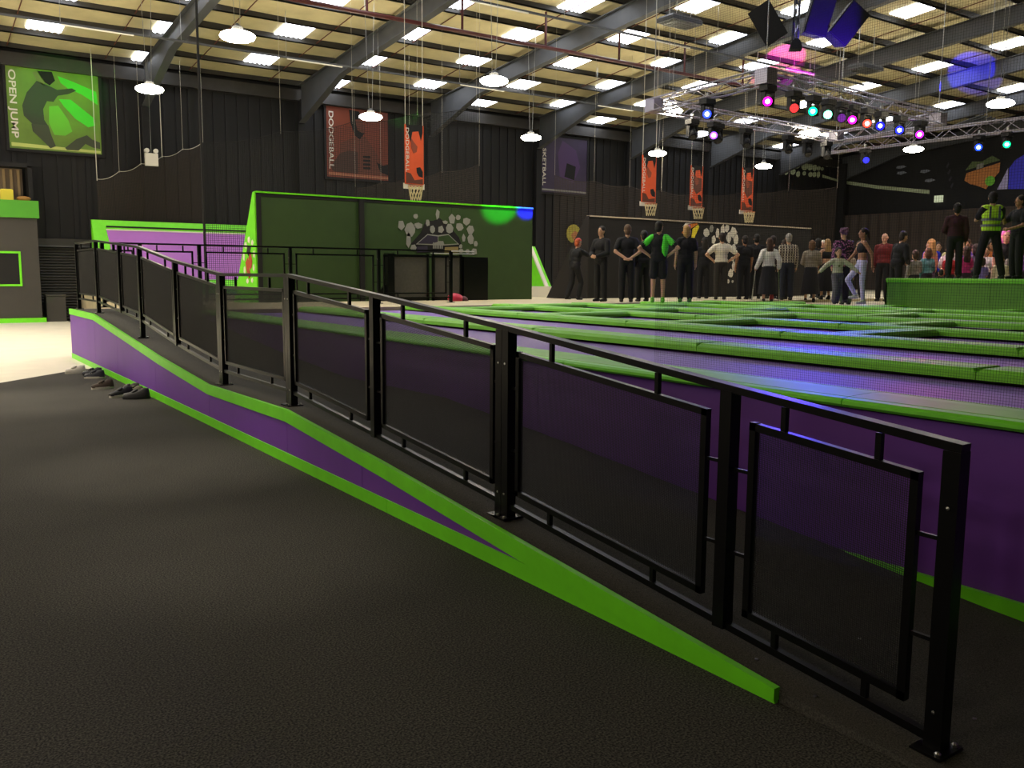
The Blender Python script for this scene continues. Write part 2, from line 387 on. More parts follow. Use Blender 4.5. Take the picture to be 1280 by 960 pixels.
# ------------------------------------------------------------------ ramp with its purple side, and platforms
RX0, RX1 = 2.64, 4.17
RP = [(1.25,.0),(2.0,.05),(3.23,.155),(4.08,.225),(5.28,.325),(7.05,.45),(9.3,.42),(11.38,.555),(13.7,.745),(15.65,.90),(18.0,.90)]
def ramp_z(y):
    if y <= RP[0][0]: return 0.
    for (a,za),(b,zb) in zip(RP[:-1],RP[1:]):
        if y <= b: return za+(zb-za)*(y-a)/(b-a)
    return RP[-1][1]
t = thing('access_ramp', 'dark carpeted access ramp with purple side boards and lime edges', 'ramp', (3.4,8,0))
m = MB(); m.prism([(RX0,RP[0][0],0)]+[(RX0,y,z) for y,z in RP]+[(RX0,18.0,0)],(RX1-RX0-.01,0,0)); part('ramp_deck', m, M_RAMPC, t)
BW = .09
seams = [2.9,5.6,7.05,9.3,11.6,13.9,15.65,18.0]
for a,b in zip(seams[:-1],seams[1:]):
    pts = [(RX0-.012,a+.003,.0)] + [(RX0-.012,y,ramp_z(y)-.01) for y in sorted({a+.003,b-.003}|{q for q,_ in RP if a < q < b})] + [(RX0-.012,b-.003,.0)]
    part('side_board', MB().prism(pts,(.012,0,0)), M_PURPLE, t)
def band(ya,yb,lo,hi,x=RX0-.022,w=.02):
    yy = sorted({ya,yb}|{q for q,_ in RP if ya < q < yb}|{3.5}) if ya < 3.5 < yb else sorted({ya,yb}|{q for q,_ in RP if ya < q < yb})
    up = [(x,y,hi(y)) for y in yy]; dn = [(x,y,lo(y)) for y in reversed(yy)]
    return MB().prism(up+dn,(w,0,0))
for a,b in ((2.0,5.2),(5.2,8.4),(8.4,11.6),(11.6,14.8),(14.8,18.0)):
    part('skirting', band(a+.002,b-.002,lambda y:0,lambda y:min(BW,ramp_z(y)-.012)), M_LIME, t)
for a,b in ((2.0,7.05),(7.05,9.3),(9.3,15.65),(15.65,18.0)):
    part('top_trim', band(a,b,lambda y:max(0.012,ramp_z(y)-BW),lambda y:ramp_z(y)+.012,RX0-.03,.034), M_LIME, t)
m = MB(); m.box(RX0-.012,RX1,18.0,18.02,0,.9); part('end_board', m, M_PURPLE, t)
for (x,y) in ((2.72,1.9),(2.75,2.2),(3.1,1.5),(3.3,2.1)):
    part('screw', MB().lathe([(.008,0),(.008,.003)],(x,y,ramp_z(y)),8), M_STEEL, t)

m = MB(); m.box(4.6,X1,15.02,18.2,.0,.97); struct('floor_walkway', m, M_BEIGE, label='raised beige walkway behind the trampolines')
m = MB(); m.prism([(5.0,18.2,0),(X1,18.2,0),(X1,Y1,0),(5.0,Y1,0)],(0,0,.88)); struct('floor_court', m, M_BEIGE)
m = MB(); m.box(18.15,X1,-6,15.02,.0,.9); struct('floor_stage', m, M_BEIGE)

# ------------------------------------------------------------------ railing
def mesh_panel(m, fA, fB, z0A, z1A, z0B, z1B, x=None, y=None, pitch=.008, t_=.0017):
    """woven wire between two stiles: along y at fixed x, or along x at fixed y"""
    P = (lambda s,z: (x,s,z)) if x is not None else (lambda s,z: (s,y,z))
    n = int(abs(fB-fA)/pitch)
    for k in range(1,n):
        u = k/n; s = fA+(fB-fA)*u; a = z0A+(z0B-z0A)*u; b = z1A+(z1B-z1A)*u
        m.bar(P(s,a),P(s,b),t_,t_,ends=False)
    hgt = z1A-z0A; q = int(hgt/pitch)
    for k in range(1,q):
        u = k/q; m.bar(P(fA,z0A+(z1A-z0A)*u),P(fB,z0B+(z1B-z0B)*u),t_,t_,ends=False)
RAILX = 2.79
POST = [(1.47,1.055),(2.42,1.145),(4.05,1.305),(5.70,1.445),(7.35,1.575),(9.30,1.575),(11.1,1.725),(12.95,1.93),(14.25,2.0),(16.1,2.1),(18.0,2.1)]
DOUBLE = {4.05,7.35,9.30}
def railing_bay(t, pa, pb, P, mesh=True, gap=.11, w=.03, opening=.10):
    """P(s,z) -> world point; pa,pb = (s, top z)"""
    (sa,ta),(sb,tb) = pa,pb; top = lambda s: ta+(tb-ta)*(s-sa)/(sb-sa)
    fa, fb = sa+gap, sb-gap; fz1 = lambda s: top(s)-.03-opening; fz0 = lambda s: top(s)-.91
    br = lambda s: top(s)-1.005
    part('bottom_rail', MB().bar(P(sa,br(sa)),P(sb,br(sb)),.03,.03), M_BLACK, t)
    fr = MB(); e = w/2
    fr.bar(P(fa,fz1(fa)),P(fb,fz1(fb)),w,w).bar(P(fa,fz0(fa)),P(fb,fz0(fb)),w,w)
    fr.bar(P(fa+e,fz0(fa)-e),P(fa+e,fz1(fa)+e),w,w).bar(P(fb-e,fz0(fb)-e),P(fb-e,fz1(fb)+e),w,w)
    f = part('infill_frame', fr, M_BLACK, t)
    L = fb-fa
    for u in (.22,.78):
        s = fa+L*u
        part('spacer', MB().bar(P(s,fz1(s)),P(s,top(s)-.02),.022,.022), M_BLACK, f)
        part('spacer', MB().bar(P(s,br(s)),P(s,fz0(s)),.022,.022), M_BLACK, f)
    for u in (.3,.75):
        part('spacer', MB().bar(P(sa,fz0(fa)+(fz1(fa)-fz0(fa))*u),P(fa,fz0(fa)+(fz1(fa)-fz0(fa))*u),.014,.014), M_BLACK, f)
        part('spacer', MB().bar(P(fb,fz0(fb)+(fz1(fb)-fz0(fb))*u),P(sb,fz0(fb)+(fz1(fb)-fz0(fb))*u),.014,.014), M_BLACK, f)
    if mesh:
        mm = MB(); x_ = P(0,0)[0] if P(0,0)[0] == P(1,0)[0] else None; y_ = P(0,0)[1] if x_ is None else None
        mesh_panel(mm, fa+w, fb-w, fz0(fa)+e, fz1(fa)-e, fz0(fb)+e, fz1(fb)-e, x_, y_)
        part('mesh_panel', mm, M_MESH, f, kind='stuff')
def railing_post(t, P, s, top, base, double=False, w=.06, foot=True):
    for d in ((-.032,.032) if double else (0,)):
        p = part('post', MB().bar(P(s+d,base),P(s+d,top-.012),w,w), M_BLACK, t)
        c = P(s+d,base)
        if not foot: continue
        part('base_plate', MB().box(c[0]-.07,c[0]+.07,c[1]-.055,c[1]+.055,base,base+.01), M_BLACK, p)
        for bx in (-.052,.052):
            part('bolt', MB().lathe([(.011,0),(.011,.008),(.006,.013)],(c[0]+bx,c[1]-.036,base+.01),6), M_STEEL, p)
        part('bolt', MB().ell((c[0]-w/2-.002,c[1],top-.2),(.004,.007,.007),nu=6,nv=4), M_STEEL, p)
        part('bolt', MB().ell((c[0]-w/2-.002,c[1],base+.14),(.004,.007,.007),nu=6,nv=4), M_STEEL, p)
PR = lambda s,z: (RAILX,s,z)
t = thing('ramp_railing', 'long black steel railing with mesh panels standing along the ramp', 'railing', (RAILX,9,0))
for s,top in POST:
    ft = s in DOUBLE or s in (1.47,12.95,16.1,18.0)
    railing_post(t, PR, s, top, ramp_z(s) if ft else top-1.02, s in DOUBLE, foot=ft)
for a,b in zip(POST[:-1],POST[1:]):
    part('handrail', MB().bar(PR(a[0]-(.03 if a is POST[0] else 0),a[1]),PR(b[0],b[1]),.055,.03), M_BLACK, t)
    railing_bay(t, a, b, PR, gap=.11 if a[0] > 3 else .115)
FY = 16.75
PF = lambda s,z: (s,FY,z)
t = thing('rear_railing', 'second black railing standing behind the trampolines, before the green wall', 'railing', (6.5,FY,.9))
FP = [(3.0,2.09),(3.62,2.09),(4.65,2.09),(6.39,2.09),(8.3,2.09),(10.05,2.09)]
for s,top in FP: railing_post(t, PF, s, top, .97)
for a,b in zip(FP[:-1],FP[1:]):
    part('handrail', MB().bar(PF(*a),PF(*b),.05,.03), M_BLACK, t); railing_bay(t, a, b, PF, mesh=False)

# ------------------------------------------------------------------ trampolines
DX = 4.17
t = thing('trampoline_deck', 'purple trampoline beds between green pads on a purple sided deck', 'trampoline', (11,7,0))
yy = [-2.0,-.1,1.8,3.7,5.6,7.5,9.4,11.3,13.2,15.0]
for a,b in zip(yy[:-1],yy[1:]):
    part('front_board', MB().box(DX,DX+.02,a+.002,b-.002,0,.91), M_PURPLE, t)
    part('front_skirting', MB().box(DX-.03,DX,a+.001,b-.001,0,.115), M_LIME, t)
part('front_board', MB().box(DX,DX+.02,15.0,15.02,0,.91), M_PURPLE, t)
part('steel_frame', MB().box(DX+.02,18.12,-2,15.0,.3,.87), M_DARK, t)
y = -2.0; k = 0
while y < 14.9:
    e = min(y+2.4,15.0); m = MB()
    lip = [(DX-.05,.91),(DX-.068,.925),(DX-.066,.942),(DX-.05,.955),(DX-.006,.96),(DX-.006,.91)]
    part('lit_edge_lip', MB().prism([(px,y+.003,pz) for px,pz in lip],(0,e-y-.006,0)), M_LIME, t)  # lip of the pad, coloured lime to paint the highlight along its edge
    prof = [(DX-.005,.91),(DX-.005,.958),(DX+.0,.962),(DX+.2,.968),(DX+.37,.96),(DX+.4,.945),(DX+.4,.905)]
    m.prism([(px,y+.003,pz) for px,pz in prof],(0,e-y-.006,0)); part('edge_pad', m, M_GREEN, t); y = e
ROWS = [5.86+2.05*k for k in range(6)]
for k,x in enumerate(ROWS):
    y = -2.0+(k%3)*.7; y0 = -2.0
    while y0 < 14.9:
        e = min(y+2.5,15.0) if y > y0 else min(y0+2.5,15.0)
        part('pad', MB().pad(x,x+.40,y0+.004,e-.004,.925,1.0,.03), M_GREEN, t); y0 = e; y = e
edges = [DX+.4]+ROWS+[18.14]
CROSS = [3.1,5.75,8.4,11.05,13.7]
for k in range(len(edges)-1):
    xa = edges[k]+(.0 if k == 0 else .40); xb = edges[k+1]
    ycut = [-2.0]+([] if k < 2 else [c+(k%2)*.9 for c in CROSS])+[15.0]
    for a,b in zip(ycut[:-1],ycut[1:]):
        part('bed', MB().box(xa-.05,min(xb+.05,18.14),a+.05,b-.02,.885,.9), M_BED, t)
        if b < 14.9: part('pad', MB().pad(xa+.006,xb-.006,b-.2,b+.2,.925,.995,.03), M_GREEN, t)

# ------------------------------------------------------------------ green padded wall with burst mural
def burst(m_list, y, parent, mm, seed):
    rnd = random.Random(seed)
    for x,z,w,h in m_list:
        n = rnd.choice((5,6,7)); a0 = rnd.random()*6
        pts = [(x+w*rnd.uniform(.8,1.15)*math.cos(a0+2*math.pi*i/n), z+h*rnd.uniform(.8,1.15)*math.sin(a0+2*math.pi*i/n)) for i in range(n)]
        part('mural_chip', MB().plate(pts,y), mm, parent)
t = thing('green_padded_wall', 'long green padded wall with slanted end and grey burst mural', 'padded wall', (10.4,20,.9))
GX0,GX1,GY,GT = 6.61,14.13,19.3,3.33
def wedge(xa,xb,yf,zt,zb,dep,top=.12): return MB().prism([(xa,yf,zb),(xa,yf,zt),(xa,yf+top,zt),(xa,yf+dep,zb)],(xb-xa,0,0))
cuts = [GX0+.02,9.15,11.6,GX1]
for a,b in zip(cuts[:-1],cuts[1:]): part('wall_pad', wedge(a+.004,b-.004,GY,GT,.9,1.6), M_DGREEN, t)
part('end_pad', wedge(GX0-.03,GX0+.015,GY-.01,GT+.02,.9,1.62), M_LIME, t)
part('top_trim', MB().box(GX0,GX1,GY-.03,GY+.14,GT,GT+.035), M_LIME, t)
part('black_edging', MB().box(GX0,GX1,GY-.012,GY,GT-.07,GT-.005), M_DARK, t)
part('support_post', MB().box(9.06,9.18,GY-.06,GY,.9,GT-.02), M_DARK, t)
part('support_post', MB().box(GX0+.0,GX0+.1,GY-.05,GY-.008,.9,GT-.02), M_DARK, t)
GM=[(10.17,2.76,.088,.104),(10.42,2.66,.132,.146),(10.64,2.77,.099,.073),(10.57,2.99,.055,.052),(10.37,2.42,.055,.157),(10.51,2.22,.077,.073),(11.19,3.06,.055,.115),(11.61,2.96,.088,.115),(11.79,3.01,.066,.059),(12.04,2.93,.11,.084),(11.84,2.78,.092,.094),(12.16,2.72,.088,.115),(11.54,2.72,.099,.104),(11.29,2.69,.077,.084),(11.04,2.68,.062,.084),(11.95,2.49,.048,.094),(12.16,2.48,.077,.125),(11.87,2.29,.048,.052),(11.88,2.18,.066,.052),(12.07,2.17,.055,.059),(12.27,2.17,.077,.079),(12.32,2.37,.055,.063),(10.91,2.85,.055,.073),(11.41,2.88,.066,.042)]
part('mural_backing', MB().plate([(10.44,2.32),(10.71,2.59),(10.86,2.89),(11.06,2.9),(11.26,2.97),(11.56,2.77),(11.82,2.51),(11.93,2.25),(11.41,2.13),(10.66,2.12)],GY-.008), M_DARK, t)  # dark shape behind the emblem
burst([(x,z,w*1.2,h*1.2) for x,z,w,h in GM], GY-.014, t, M_GREYP, 3)
part('emblem', MB().plate([(10.57,2.31),(10.9,2.57),(11.2,2.55),(11.5,2.59),(11.82,2.34),(11.35,2.30)],GY-.018), M_GREYP, t)
part('emblem', MB().plate([(10.62,2.33),(10.9,2.545),(11.19,2.52),(11.19,2.39),(11.02,2.33)],GY-.024), M_PLUM, t)
part('emblem', MB().plate([(11.21,2.52),(11.5,2.565),(11.77,2.36),(11.38,2.33),(11.35,2.41),(11.21,2.41)],GY-.024), M_DGREEN, t)
part('emblem', MB().plate([(10.6,2.25),(10.9,2.28),(10.9,2.14),(10.6,2.11)],GY-.02), M_PLUM, t)
part('emblem', MB().plate([(11.4,2.26),(11.79,2.28),(11.79,2.14),(11.38,2.13)],GY-.02), mat('ochre_print','8a7a4a',.7), t)
for k in range(6): part('emblem_bar', MB().plate([(11.05+.05*k,2.37),(11.08+.05*k,2.37),(11.08+.05*k,2.22),(11.05+.05*k,2.22)],GY-.026), M_GREYP, t)
# small red and white badge painted on the slanted end
for y,z,w,h in ((19.5,2.25,.08,.07),(19.72,2.32,.09,.08),(19.95,2.2,.09,.08),(19.4,2.0,.06,.09),(20.1,1.95,.07,.1),(19.45,1.7,.06,.09),(20.08,1.65,.07,.09),(19.58,1.42,.07,.06),(19.9,1.4,.08,.06)):
    part('badge_chip', MB().platex([(y-w,z),(y-w*.3,z+h),(y+w*.8,z+h*.6),(y+w,z-h*.5),(y-w*.2,z-h)],GX0-.036), M_WHITEP, t)
RP_ = mat('red_print','a8401e',.7)
for y,z,w,h in ((19.65,1.85,.12,.2),(19.85,1.75,.14,.18),(19.75,1.55,.1,.1)): part('badge_chip', MB().platex([(y-w,z),(y-w*.2,z+h),(y+w,z+h*.4),(y+w*.5,z-h),(y-w*.5,z-h*.7)],GX0-.04), RP_, t)
part('badge_chip', MB().platex([(19.6,2.15),(19.8,2.2),(19.9,2.05),(19.75,1.95)],GX0-.04), M_DARK, t)

# black padded wall with white burst mural
t = thing('black_padded_wall', 'long black padded wall behind the crowd with a white burst mural', 'padded wall', (21,20,.9))
BX0,BX1 = 16.1,26.0
cuts = [BX0+.02,18.6,21.1,23.6,BX1]
for a,b in zip(cuts[:-1],cuts[1:]): part('wall_pad', wedge(a+.004,b-.004,GY,3.22,.9,1.9), M_BWALL, t)
part('end_pad', wedge(BX0-.03,BX0+.015,GY-.01,3.24,.9,1.92), M_BWEDGE, t)
part('top_trim', MB().box(BX0,BX1,GY-.03,GY+.12,3.22,3.255), mat('pale_edging','b8aa96',.5), t)
BM=[(20.84,2.92,.101,.103),(21.17,2.71,.081,.108),(21.57,3.0,.072,.149),(21.76,3.1,.081,.095),(22.08,2.97,.11,.135),(22.2,2.76,.081,.135),(22.11,2.48,.081,.122),(21.87,2.82,.081,.135),(21.34,2.92,.064,.113),(22.08,2.14,.058,.059),(22.14,1.9,.058,.149),(22.02,1.67,.081,.108),(21.89,1.43,.064,.054),(22.12,1.42,.035,.032),(21.63,2.76,.064,.054),(20.81,2.7,.058,.054),(21.83,2.54,.043,.068)]
burst([(x,z,w*1.4,h*1.4) for x,z,w,h in BM], GY-.008, t, M_WHITEP, 5)
burst([(21.06,3.05,.101,.12)], GY-.008, t, M_GREYP, 6)
part('mural_stroke', MB().plate([(19.75,2.88),(19.95,3.13),(20.38,3.21),(20.45,3.18),(20.13,3.02),(19.9,2.86)],GY-.008), mat('orange_print','d87a1c',.6), t)
part('mural_stroke', MB().plate([(20.16,2.68),(20.21,3.02),(20.45,3.16),(20.5,3.09),(20.35,2.84),(20.25,2.65)],GY-.014), mat('yellow_print','e6d428',.6), t)
part('mural_stroke', MB().plate([(19.77,3.06),(19.9,3.19),(20.24,3.2),(19.98,3.15)],GY-.014), M_WHITEP, t)
part('mural_stroke', MB().plate([(20.14,2.59),(20.27,2.66),(20.45,2.54),(20.42,2.35)],GY-.014), mat('violet_print','4a2f86',.6), t)
# far slanted court end seen through the gap between the two walls
t = thing('court_end_wedge', 'pale green slanted court end glimpsed between the green and black walls', 'padded wall', (15.7,23,.9))
part('end_pad', MB().prism([(17.0,22.45,1.22),(17.0,23.35,2.5),(17.0,24.6,2.5),(17.0,24.6,1.22)],(.2,0,0)), M_LIME, t)
part('top_trim', MB().bar((16.98,22.4,1.22),(16.98,23.3,2.5),.12,.05), M_WHITEP, t)
part('white_base', MB().box(16.9,17.3,22.15,24.6,.88,1.22), M_WHITEP, t)

# ------------------------------------------------------------------ back court with purple sloping trampoline
t = thing('court_back_wall', 'purple sloping trampoline wall with lime border at the back court', 'padded wall', (7.7,30.5,.88))
cx0,cx1 = 5.2,10.8
m = MB(); m.prism([(cx0,29.6,.88),(cx0,30.5,3.2),(cx0,30.62,3.2),(cx0,30.62,.88)],(cx1-cx0,0,0)); part('border_pad', m, M_LIME, t)
def slope_pt(x,z,o): f = (z-.88)/(3.2-.88); return (x, 29.6+.9*f-o, z)
m = MB(); m.prism([slope_pt(cx0+.55,1.35,.015),slope_pt(cx1-.3,1.35,.015),slope_pt(cx1-.3,2.88,.015),slope_pt(cx0+.4,2.88,.015)],(0,.01,0)); part('bed', m, M_LPURPLE, t)
m = MB(); m.bar(slope_pt(cx0+.38,2.9,.03),slope_pt(cx1-.28,2.9,.03),.03,.04); part('white_edging', m, M_WHITEP, t)
m = MB(); m.bar(slope_pt(cx0+.4,3.0,.02),slope_pt(cx1-.2,3.0,.02),.02,.05); part('dark_strip', m, M_DARK, t)  # dark strip along the top border
m = MB(); m.box(cx0,cx1,28.6,29.6,.88,1.05); part('foot_pad', m, M_LIME, t)

# ------------------------------------------------------------------ safety nets with hanging ropes
def net(lab, A, B, ztop, zbot, pitch=.06, th=.007, hang=1.6, m_=M_NETB, ropes=True, zceil=None, sag=.09, ztop2=None):
    """net in the vertical plane through A-B (xy), scalloped top edge between the hanging ropes"""
    A = Vector((*A,0)); B = Vector((*B,0)); L = (B-A).length; d = (B-A)/L
    t = thing('safety_net', lab, 'net', tuple(A+(B-A)/2+Vector((0,0,zbot))))
    n = max(1,round(L/hang)); seg = L/n
    zt = lambda s: ztop+((ztop2 or ztop)-ztop)*s/L
    def top(s): u = (s/seg) % 1; return zt(s)-sag*4*u*(1-u)
    m = MB(); k = 0; s = 0.
    while s <= L:
        p = A+d*s; m.bar((p.x,p.y,zbot),(p.x,p.y,top(s)),th,th,ends=False); s += pitch
    z = zbot
    while z < max(zt(0),zt(L))-sag:
        p = A if z < zt(0)-sag else A+d*min(L*.98,L*(z-zt(0)+sag)/(zt(L)-zt(0)+1e-9)); q = B; m.bar((p.x,p.y,z),(q.x,q.y,z),th,th,ends=False); z += pitch
    part('netting', m, m_, t, kind='stuff')
    m = MB(); N = n*8
    for i in range(N):
        s0, s1 = L*i/N, L*(i+1)/N; p = A+d*s0; q = A+d*min(s1,L-1e-6)
        m.tube((p.x,p.y,top(s0)),(q.x,q.y,zt(s1) if (i+1)%8 == 0 else top(s1)),.007,5)
    part('edge_rope', m, M_ROPE if ropes == 2 else m_, t)
    for i in range(n+1):
        p = A+d*seg*i; zc = roof_z(p.y)+.05 if zceil is None else zceil
        part('hanging_rope', MB().tube((p.x,p.y,zt(seg*i)-.05),(p.x,p.y,zc),(.012 if i % 3 == 0 else .004) if ropes == 2 else .003,5), M_ROPE, t)
    return t
net('brown net hung behind the purple court wall, scalloped top rising to the net corner', (5.5,30.95),(8.85,30.95),4.5,2.6,pitch=.035,ropes=2,ztop2=5.95,hang=.67)
net('dark net across the back court, running right from the net corner', (6.1,21.5),(14.0,21.9),4.6,.9,pitch=.05,hang=2.0,m_=M_NET,ztop2=6.4)
net('dark net behind the green wall, below the dodgeball posters', (14.2,30.5),(14.1,21.9),4.75,.9,hang=2.1)
net('brown net between the two padded walls, in front of the basketball poster', (17.4,22.6),(25.6,24.6),4.72,.9,hang=2.1)
net('brown net rising behind the black wall, beside the last hoop banner', (26.2,24.6),(27.5,19.4),4.75,.9,hang=1.7)
t = net('fine black net in front of the trampolines, at the right of the picture', (4.23,4.35),(4.23,-1.5),7.2,1.0,pitch=.0135,th=.0008,hang=3.0,m_=M_NET,ropes=False,sag=.02)
part('corner_post', MB().tube((6.1,21.47,.88),(6.1,21.47,8.9),.03,8), M_DARK, bpy.data.objects['safety_net.001'])

# twin-spot emergency light on the net
t = thing('emergency_light', 'white twin spot emergency light on top of the brown net', 'emergency light', (7.15,30.9,5.2))
part('case', MB().box(6.95,7.35,30.8,30.9,5.02,5.42), M_WHITEP, t)
for sx in (-.14,.14): part('spot_head', MB().tube((7.15+sx,30.78,5.5),(7.15+sx,30.9,5.5),.075,10), M_WHITEP, t)
part('wire', MB().tube((7.15,30.85,5.42),(7.15,30.85,roof_z(30.8)),.006,5), M_STEEL, t)

# ------------------------------------------------------------------ posters
def poster(name, lab, x0,x1,z0,z1, canvas, y=31.9):
    t = thing(name, lab, 'poster', ((x0+x1)/2,y,z0))
    f = MB(); b = .09
    f.box(x0-b,x1+b,y-.02,y+.06,z1,z1+b).box(x0-b,x1+b,y-.02,y+.06,z0-b,z0).box(x0-b,x0,y-.02,y+.06,z0,z1).box(x1,x1+b,y-.02,y+.06,z0,z1)
    part('frame', f, M_DARK, t); part('canvas', MB().box(x0,x1,y,y+.03,z0,z1), canvas, t); return t
def shape(t, x0,x1,z0,z1, pts, m_, y, nm='print'):
    part(nm, MB().plate([(x0+(x1-x0)*u, z1-(z1-z0)*v) for u,v in pts], y, .003), m_, t)
PXA = (3.22,5.85,5.38,7.92)
t = poster('wall_poster','large green framed poster with a crouching jumper, OPEN JUMP in white', *PXA, mat('poster_green','64842a',.5,noise=.18,nscale=1.4))
nrm = lambda L: [(u,v) for u,v in L]
shape(t,*PXA,[(.02,.93),(.99,.955),(.99,.985),(.02,.975)],mat('poster_pale','b9c46a',.5),31.894)
shape(t,*PXA,[(.55,.08),(.72,.13),(.97,.22),(.98,.38),(.80,.27),(.66,.22),(.58,.16)],mat('poster_lit_swirl','45c52a',.5),31.894)  # brighter green shapes paint the projected swirl of light onto the poster
shape(t,*PXA,[(.55,.36),(.68,.35),(.93,.55),(.94,.64),(.86,.67),(.72,.58),(.60,.44)],mat('poster_lit_swirl','45c52a',.5),31.894)
shape(t,*PXA,[(.44,.46),(.54,.44),(.64,.60),(.68,.74),(.60,.80),(.48,.80),(.43,.66)],mat('poster_lit_mid','64b02a',.5),31.894)
DKF = mat('poster_figure','2f3a26',.6); SKF = mat('poster_skin','6d7a3c',.6)
shape(t,*PXA,[(.33,.05),(.49,.04),(.52,.14),(.46,.205),(.40,.17),(.36,.10)],M_DARK,31.888)
shape(t,*PXA,[(.28,.07),(.34,.05),(.41,.17),(.39,.215),(.32,.16)],SKF,31.888)
shape(t,*PXA,[(.32,.17),(.42,.20),(.54,.25),(.70,.21),(.745,.235),(.66,.285),(.54,.32),(.49,.40),(.42,.40),(.375,.50),(.38,.63),(.42,.70),(.26,.70),(.165,.60),(.155,.48),(.21,.32),(.27,.24)],DKF,31.888)
shape(t,*PXA,[(.24,.69),(.42,.69),(.45,.82),(.49,.94),(.43,.97),(.33,.86),(.25,.78)],mat('poster_trousers','3a432c',.6),31.886)
shape(t,*PXA,[(.59,.95),(.72,.83),(.84,.77),(.90,.82),(.985,.85),(.985,.93),(.90,.92),(.82,.88),(.74,.97),(.61,.975)],mat('poster_trousers','3a432c',.6),31.886)
text('OPEN JUMP', .27, M_WHITEP, t, (3.30,31.885,7.76), width=2.05, bold=.004)
PXB = (13.7,16.28,5.22,7.82)
t = poster('wall_poster','large dark orange framed poster of a man holding a ball, DODGEBALL in white', *PXB, mat('poster_orange','6e2e18',.5,noise=.12,nscale=1.5))
ORD = mat('poster_brown','3d241a',.6); ORM = mat('poster_rust','5e3020',.6)
shape(t,*PXB,[(.34,.45),(.44,.40),(.62,.38),(.72,.5),(.88,.72),(.98,.86),(.98,.93),(.50,.93),(.50,.62),(.36,.62),(.19,.80),(.22,.50)],ORM,31.894)
shape(t,*PXB,[(.20,.66),(.36,.60),(.50,.62),(.50,.93),(.10,.92),(.06,.86)],ORD,31.891)
shape(t,*PXB,[(.36,.02),(.52,.03),(.58,.16),(.60,.34),(.53,.43),(.45,.38),(.38,.20)],M_DARK,31.888)
shape(t,*PXB,[(.46,.15),(.57,.14),(.62,.26),(.585,.34),(.49,.30)],ORM,31.886)
for k in range(4): shape(t,*PXB,[(.58,.66+.055*k),(.70,.655+.055*k),(.70,.69+.055*k),(.58,.69+.055*k)],M_DARK,31.886)
shape(t,*PXB,[(.80,.74),(.90,.78),(.99,.76),(.99,.92),(.86,.88)],M_DARK,31.886)
shape(t,*PXB,[(.02,.935),(.99,.945),(.99,.98),(.02,.97)],mat('poster_peach','a0664a',.5),31.886)
text('DODGEBALL', .26, M_WHITEP, t, (13.80,31.882,7.66), width=2.12, bold=.003)
PXC = (23.8,26.4,5.25,7.68)
t = poster('wall_poster','large dark purple framed poster lettered BASKETBALL, half hidden behind the net', *PXC, mat('poster_purple','352a44',.55,noise=.2,nscale=1.2))
shape(t,*PXC,[(.45,.05),(.75,.2),(.85,.5),(.7,.8),(.4,.7),(.35,.3)],mat('poster_violet','47305a',.6),31.894)
shape(t,*PXC,[(.55,.45),(.75,.5),(.72,.75),(.5,.7)],M_DARK,31.89)
shape(t,*PXC,[(.02,.94),(.99,.95),(.99,.98),(.02,.97)],M_GREYP,31.89)
text('BASKETBALL', .25, M_WHITEP, t, (23.87,31.885,7.6), width=2.05, bold=.003)

# ------------------------------------------------------------------ hoops with narrow banners
def hoop(lab, x, y, z0, z1, w, dark):
    t = thing('hoop_banner', lab, 'banner', (x,y,z0), 'orange banners above basketball hoops')
    part('cloth', MB().box(x,x+w,y,y+.02,z0,z1), mat('banner_orange','d8501c',.6,noise=.08,nscale=3), t)
    D = lambda L,m_,o: part('print', MB().plate([(x+w*u,z1-(z1-z0)*v) for u,v in L], y-o, .003), m_, t)
    D([(.05,.0),(.95,.0),(.95,.12),(.85,.26),(.72,.10),(.4,.12),(.3,.3),(.22,.2)],M_DARK,.006)
    D([(.33,.22),(.5,.3),(.66,.36),(.62,.45),(.45,.48),(.32,.38)],mat('banner_skin','8a3a1e',.6),.008)
    D([(.05,.8),(.3,.82),(.5,.93),(.95,.9),(.95,.99),(.05,.99)],mat('banner_brown','5a2a1a',.6),.006)
    D([(.6,.72),(.8,.7),(.95,.78),(.95,.88),(.72,.86),(.62,.8)],M_DARK,.008)
    if dark: D([(.1,.28),(.9,.3),(.9,.6),(.5,.7),(.2,.55)],mat('banner_brown','5a2a1a',.6),.007)
    text('DODGEBALL', w*.24, M_WHITEP, t, (x+.04*w,y-.012,z1-(z1-z0)*.05), width=(z1-z0)*.74)
    part('backboard', MB().box(x-.03,x+w+.03,y+.02,y+.05,z0-.12,z0+.02), M_WHITEP, t)
    n = 12; ring = MB(); r = .19; c = (x+w/2-.06,y-.17,z0-.06)
    for k in range(n):
        a,b = 2*math.pi*k/n, 2*math.pi*(k+1)/n
        ring.tube((c[0]+r*math.cos(a),c[1]+r*math.sin(a),c[2]),(c[0]+r*math.cos(b),c[1]+r*math.sin(b),c[2]),.012,6)
    rr = part('rim', ring, mat('rim_orange','b85a24',.4), t); nt = MB()
    for k in range(n):
        for sg in (1,-1):
            pts = []
            for q in range(4):
                a = 2*math.pi*(k+sg*q*.5)/n; rad = r*(1-.11*q); pts.append((c[0]+rad*math.cos(a),c[1]+rad*math.sin(a),c[2]-.12*q))
            for p,q in zip(pts[:-1],pts[1:]): nt.tube(p,q,.011,4)
    part('hoop_net', nt, mat('cream_cord','d8c89a',.8), rr)
    for sx in (.02,w-.02): part('hanging_wire', MB().tube((x+sx,y+.01,z1),(x+sx,y+.01,roof_z(y)+.16),.008,5), M_ROPE, t)
hoop('orange banner and hoop above the green wall, first from left',10.99,20.6,3.9,5.4,.55,False)
hoop('orange banner and hoop at the left end of the black wall, second from left',19.28,20.6,3.87,5.3,.6,False)
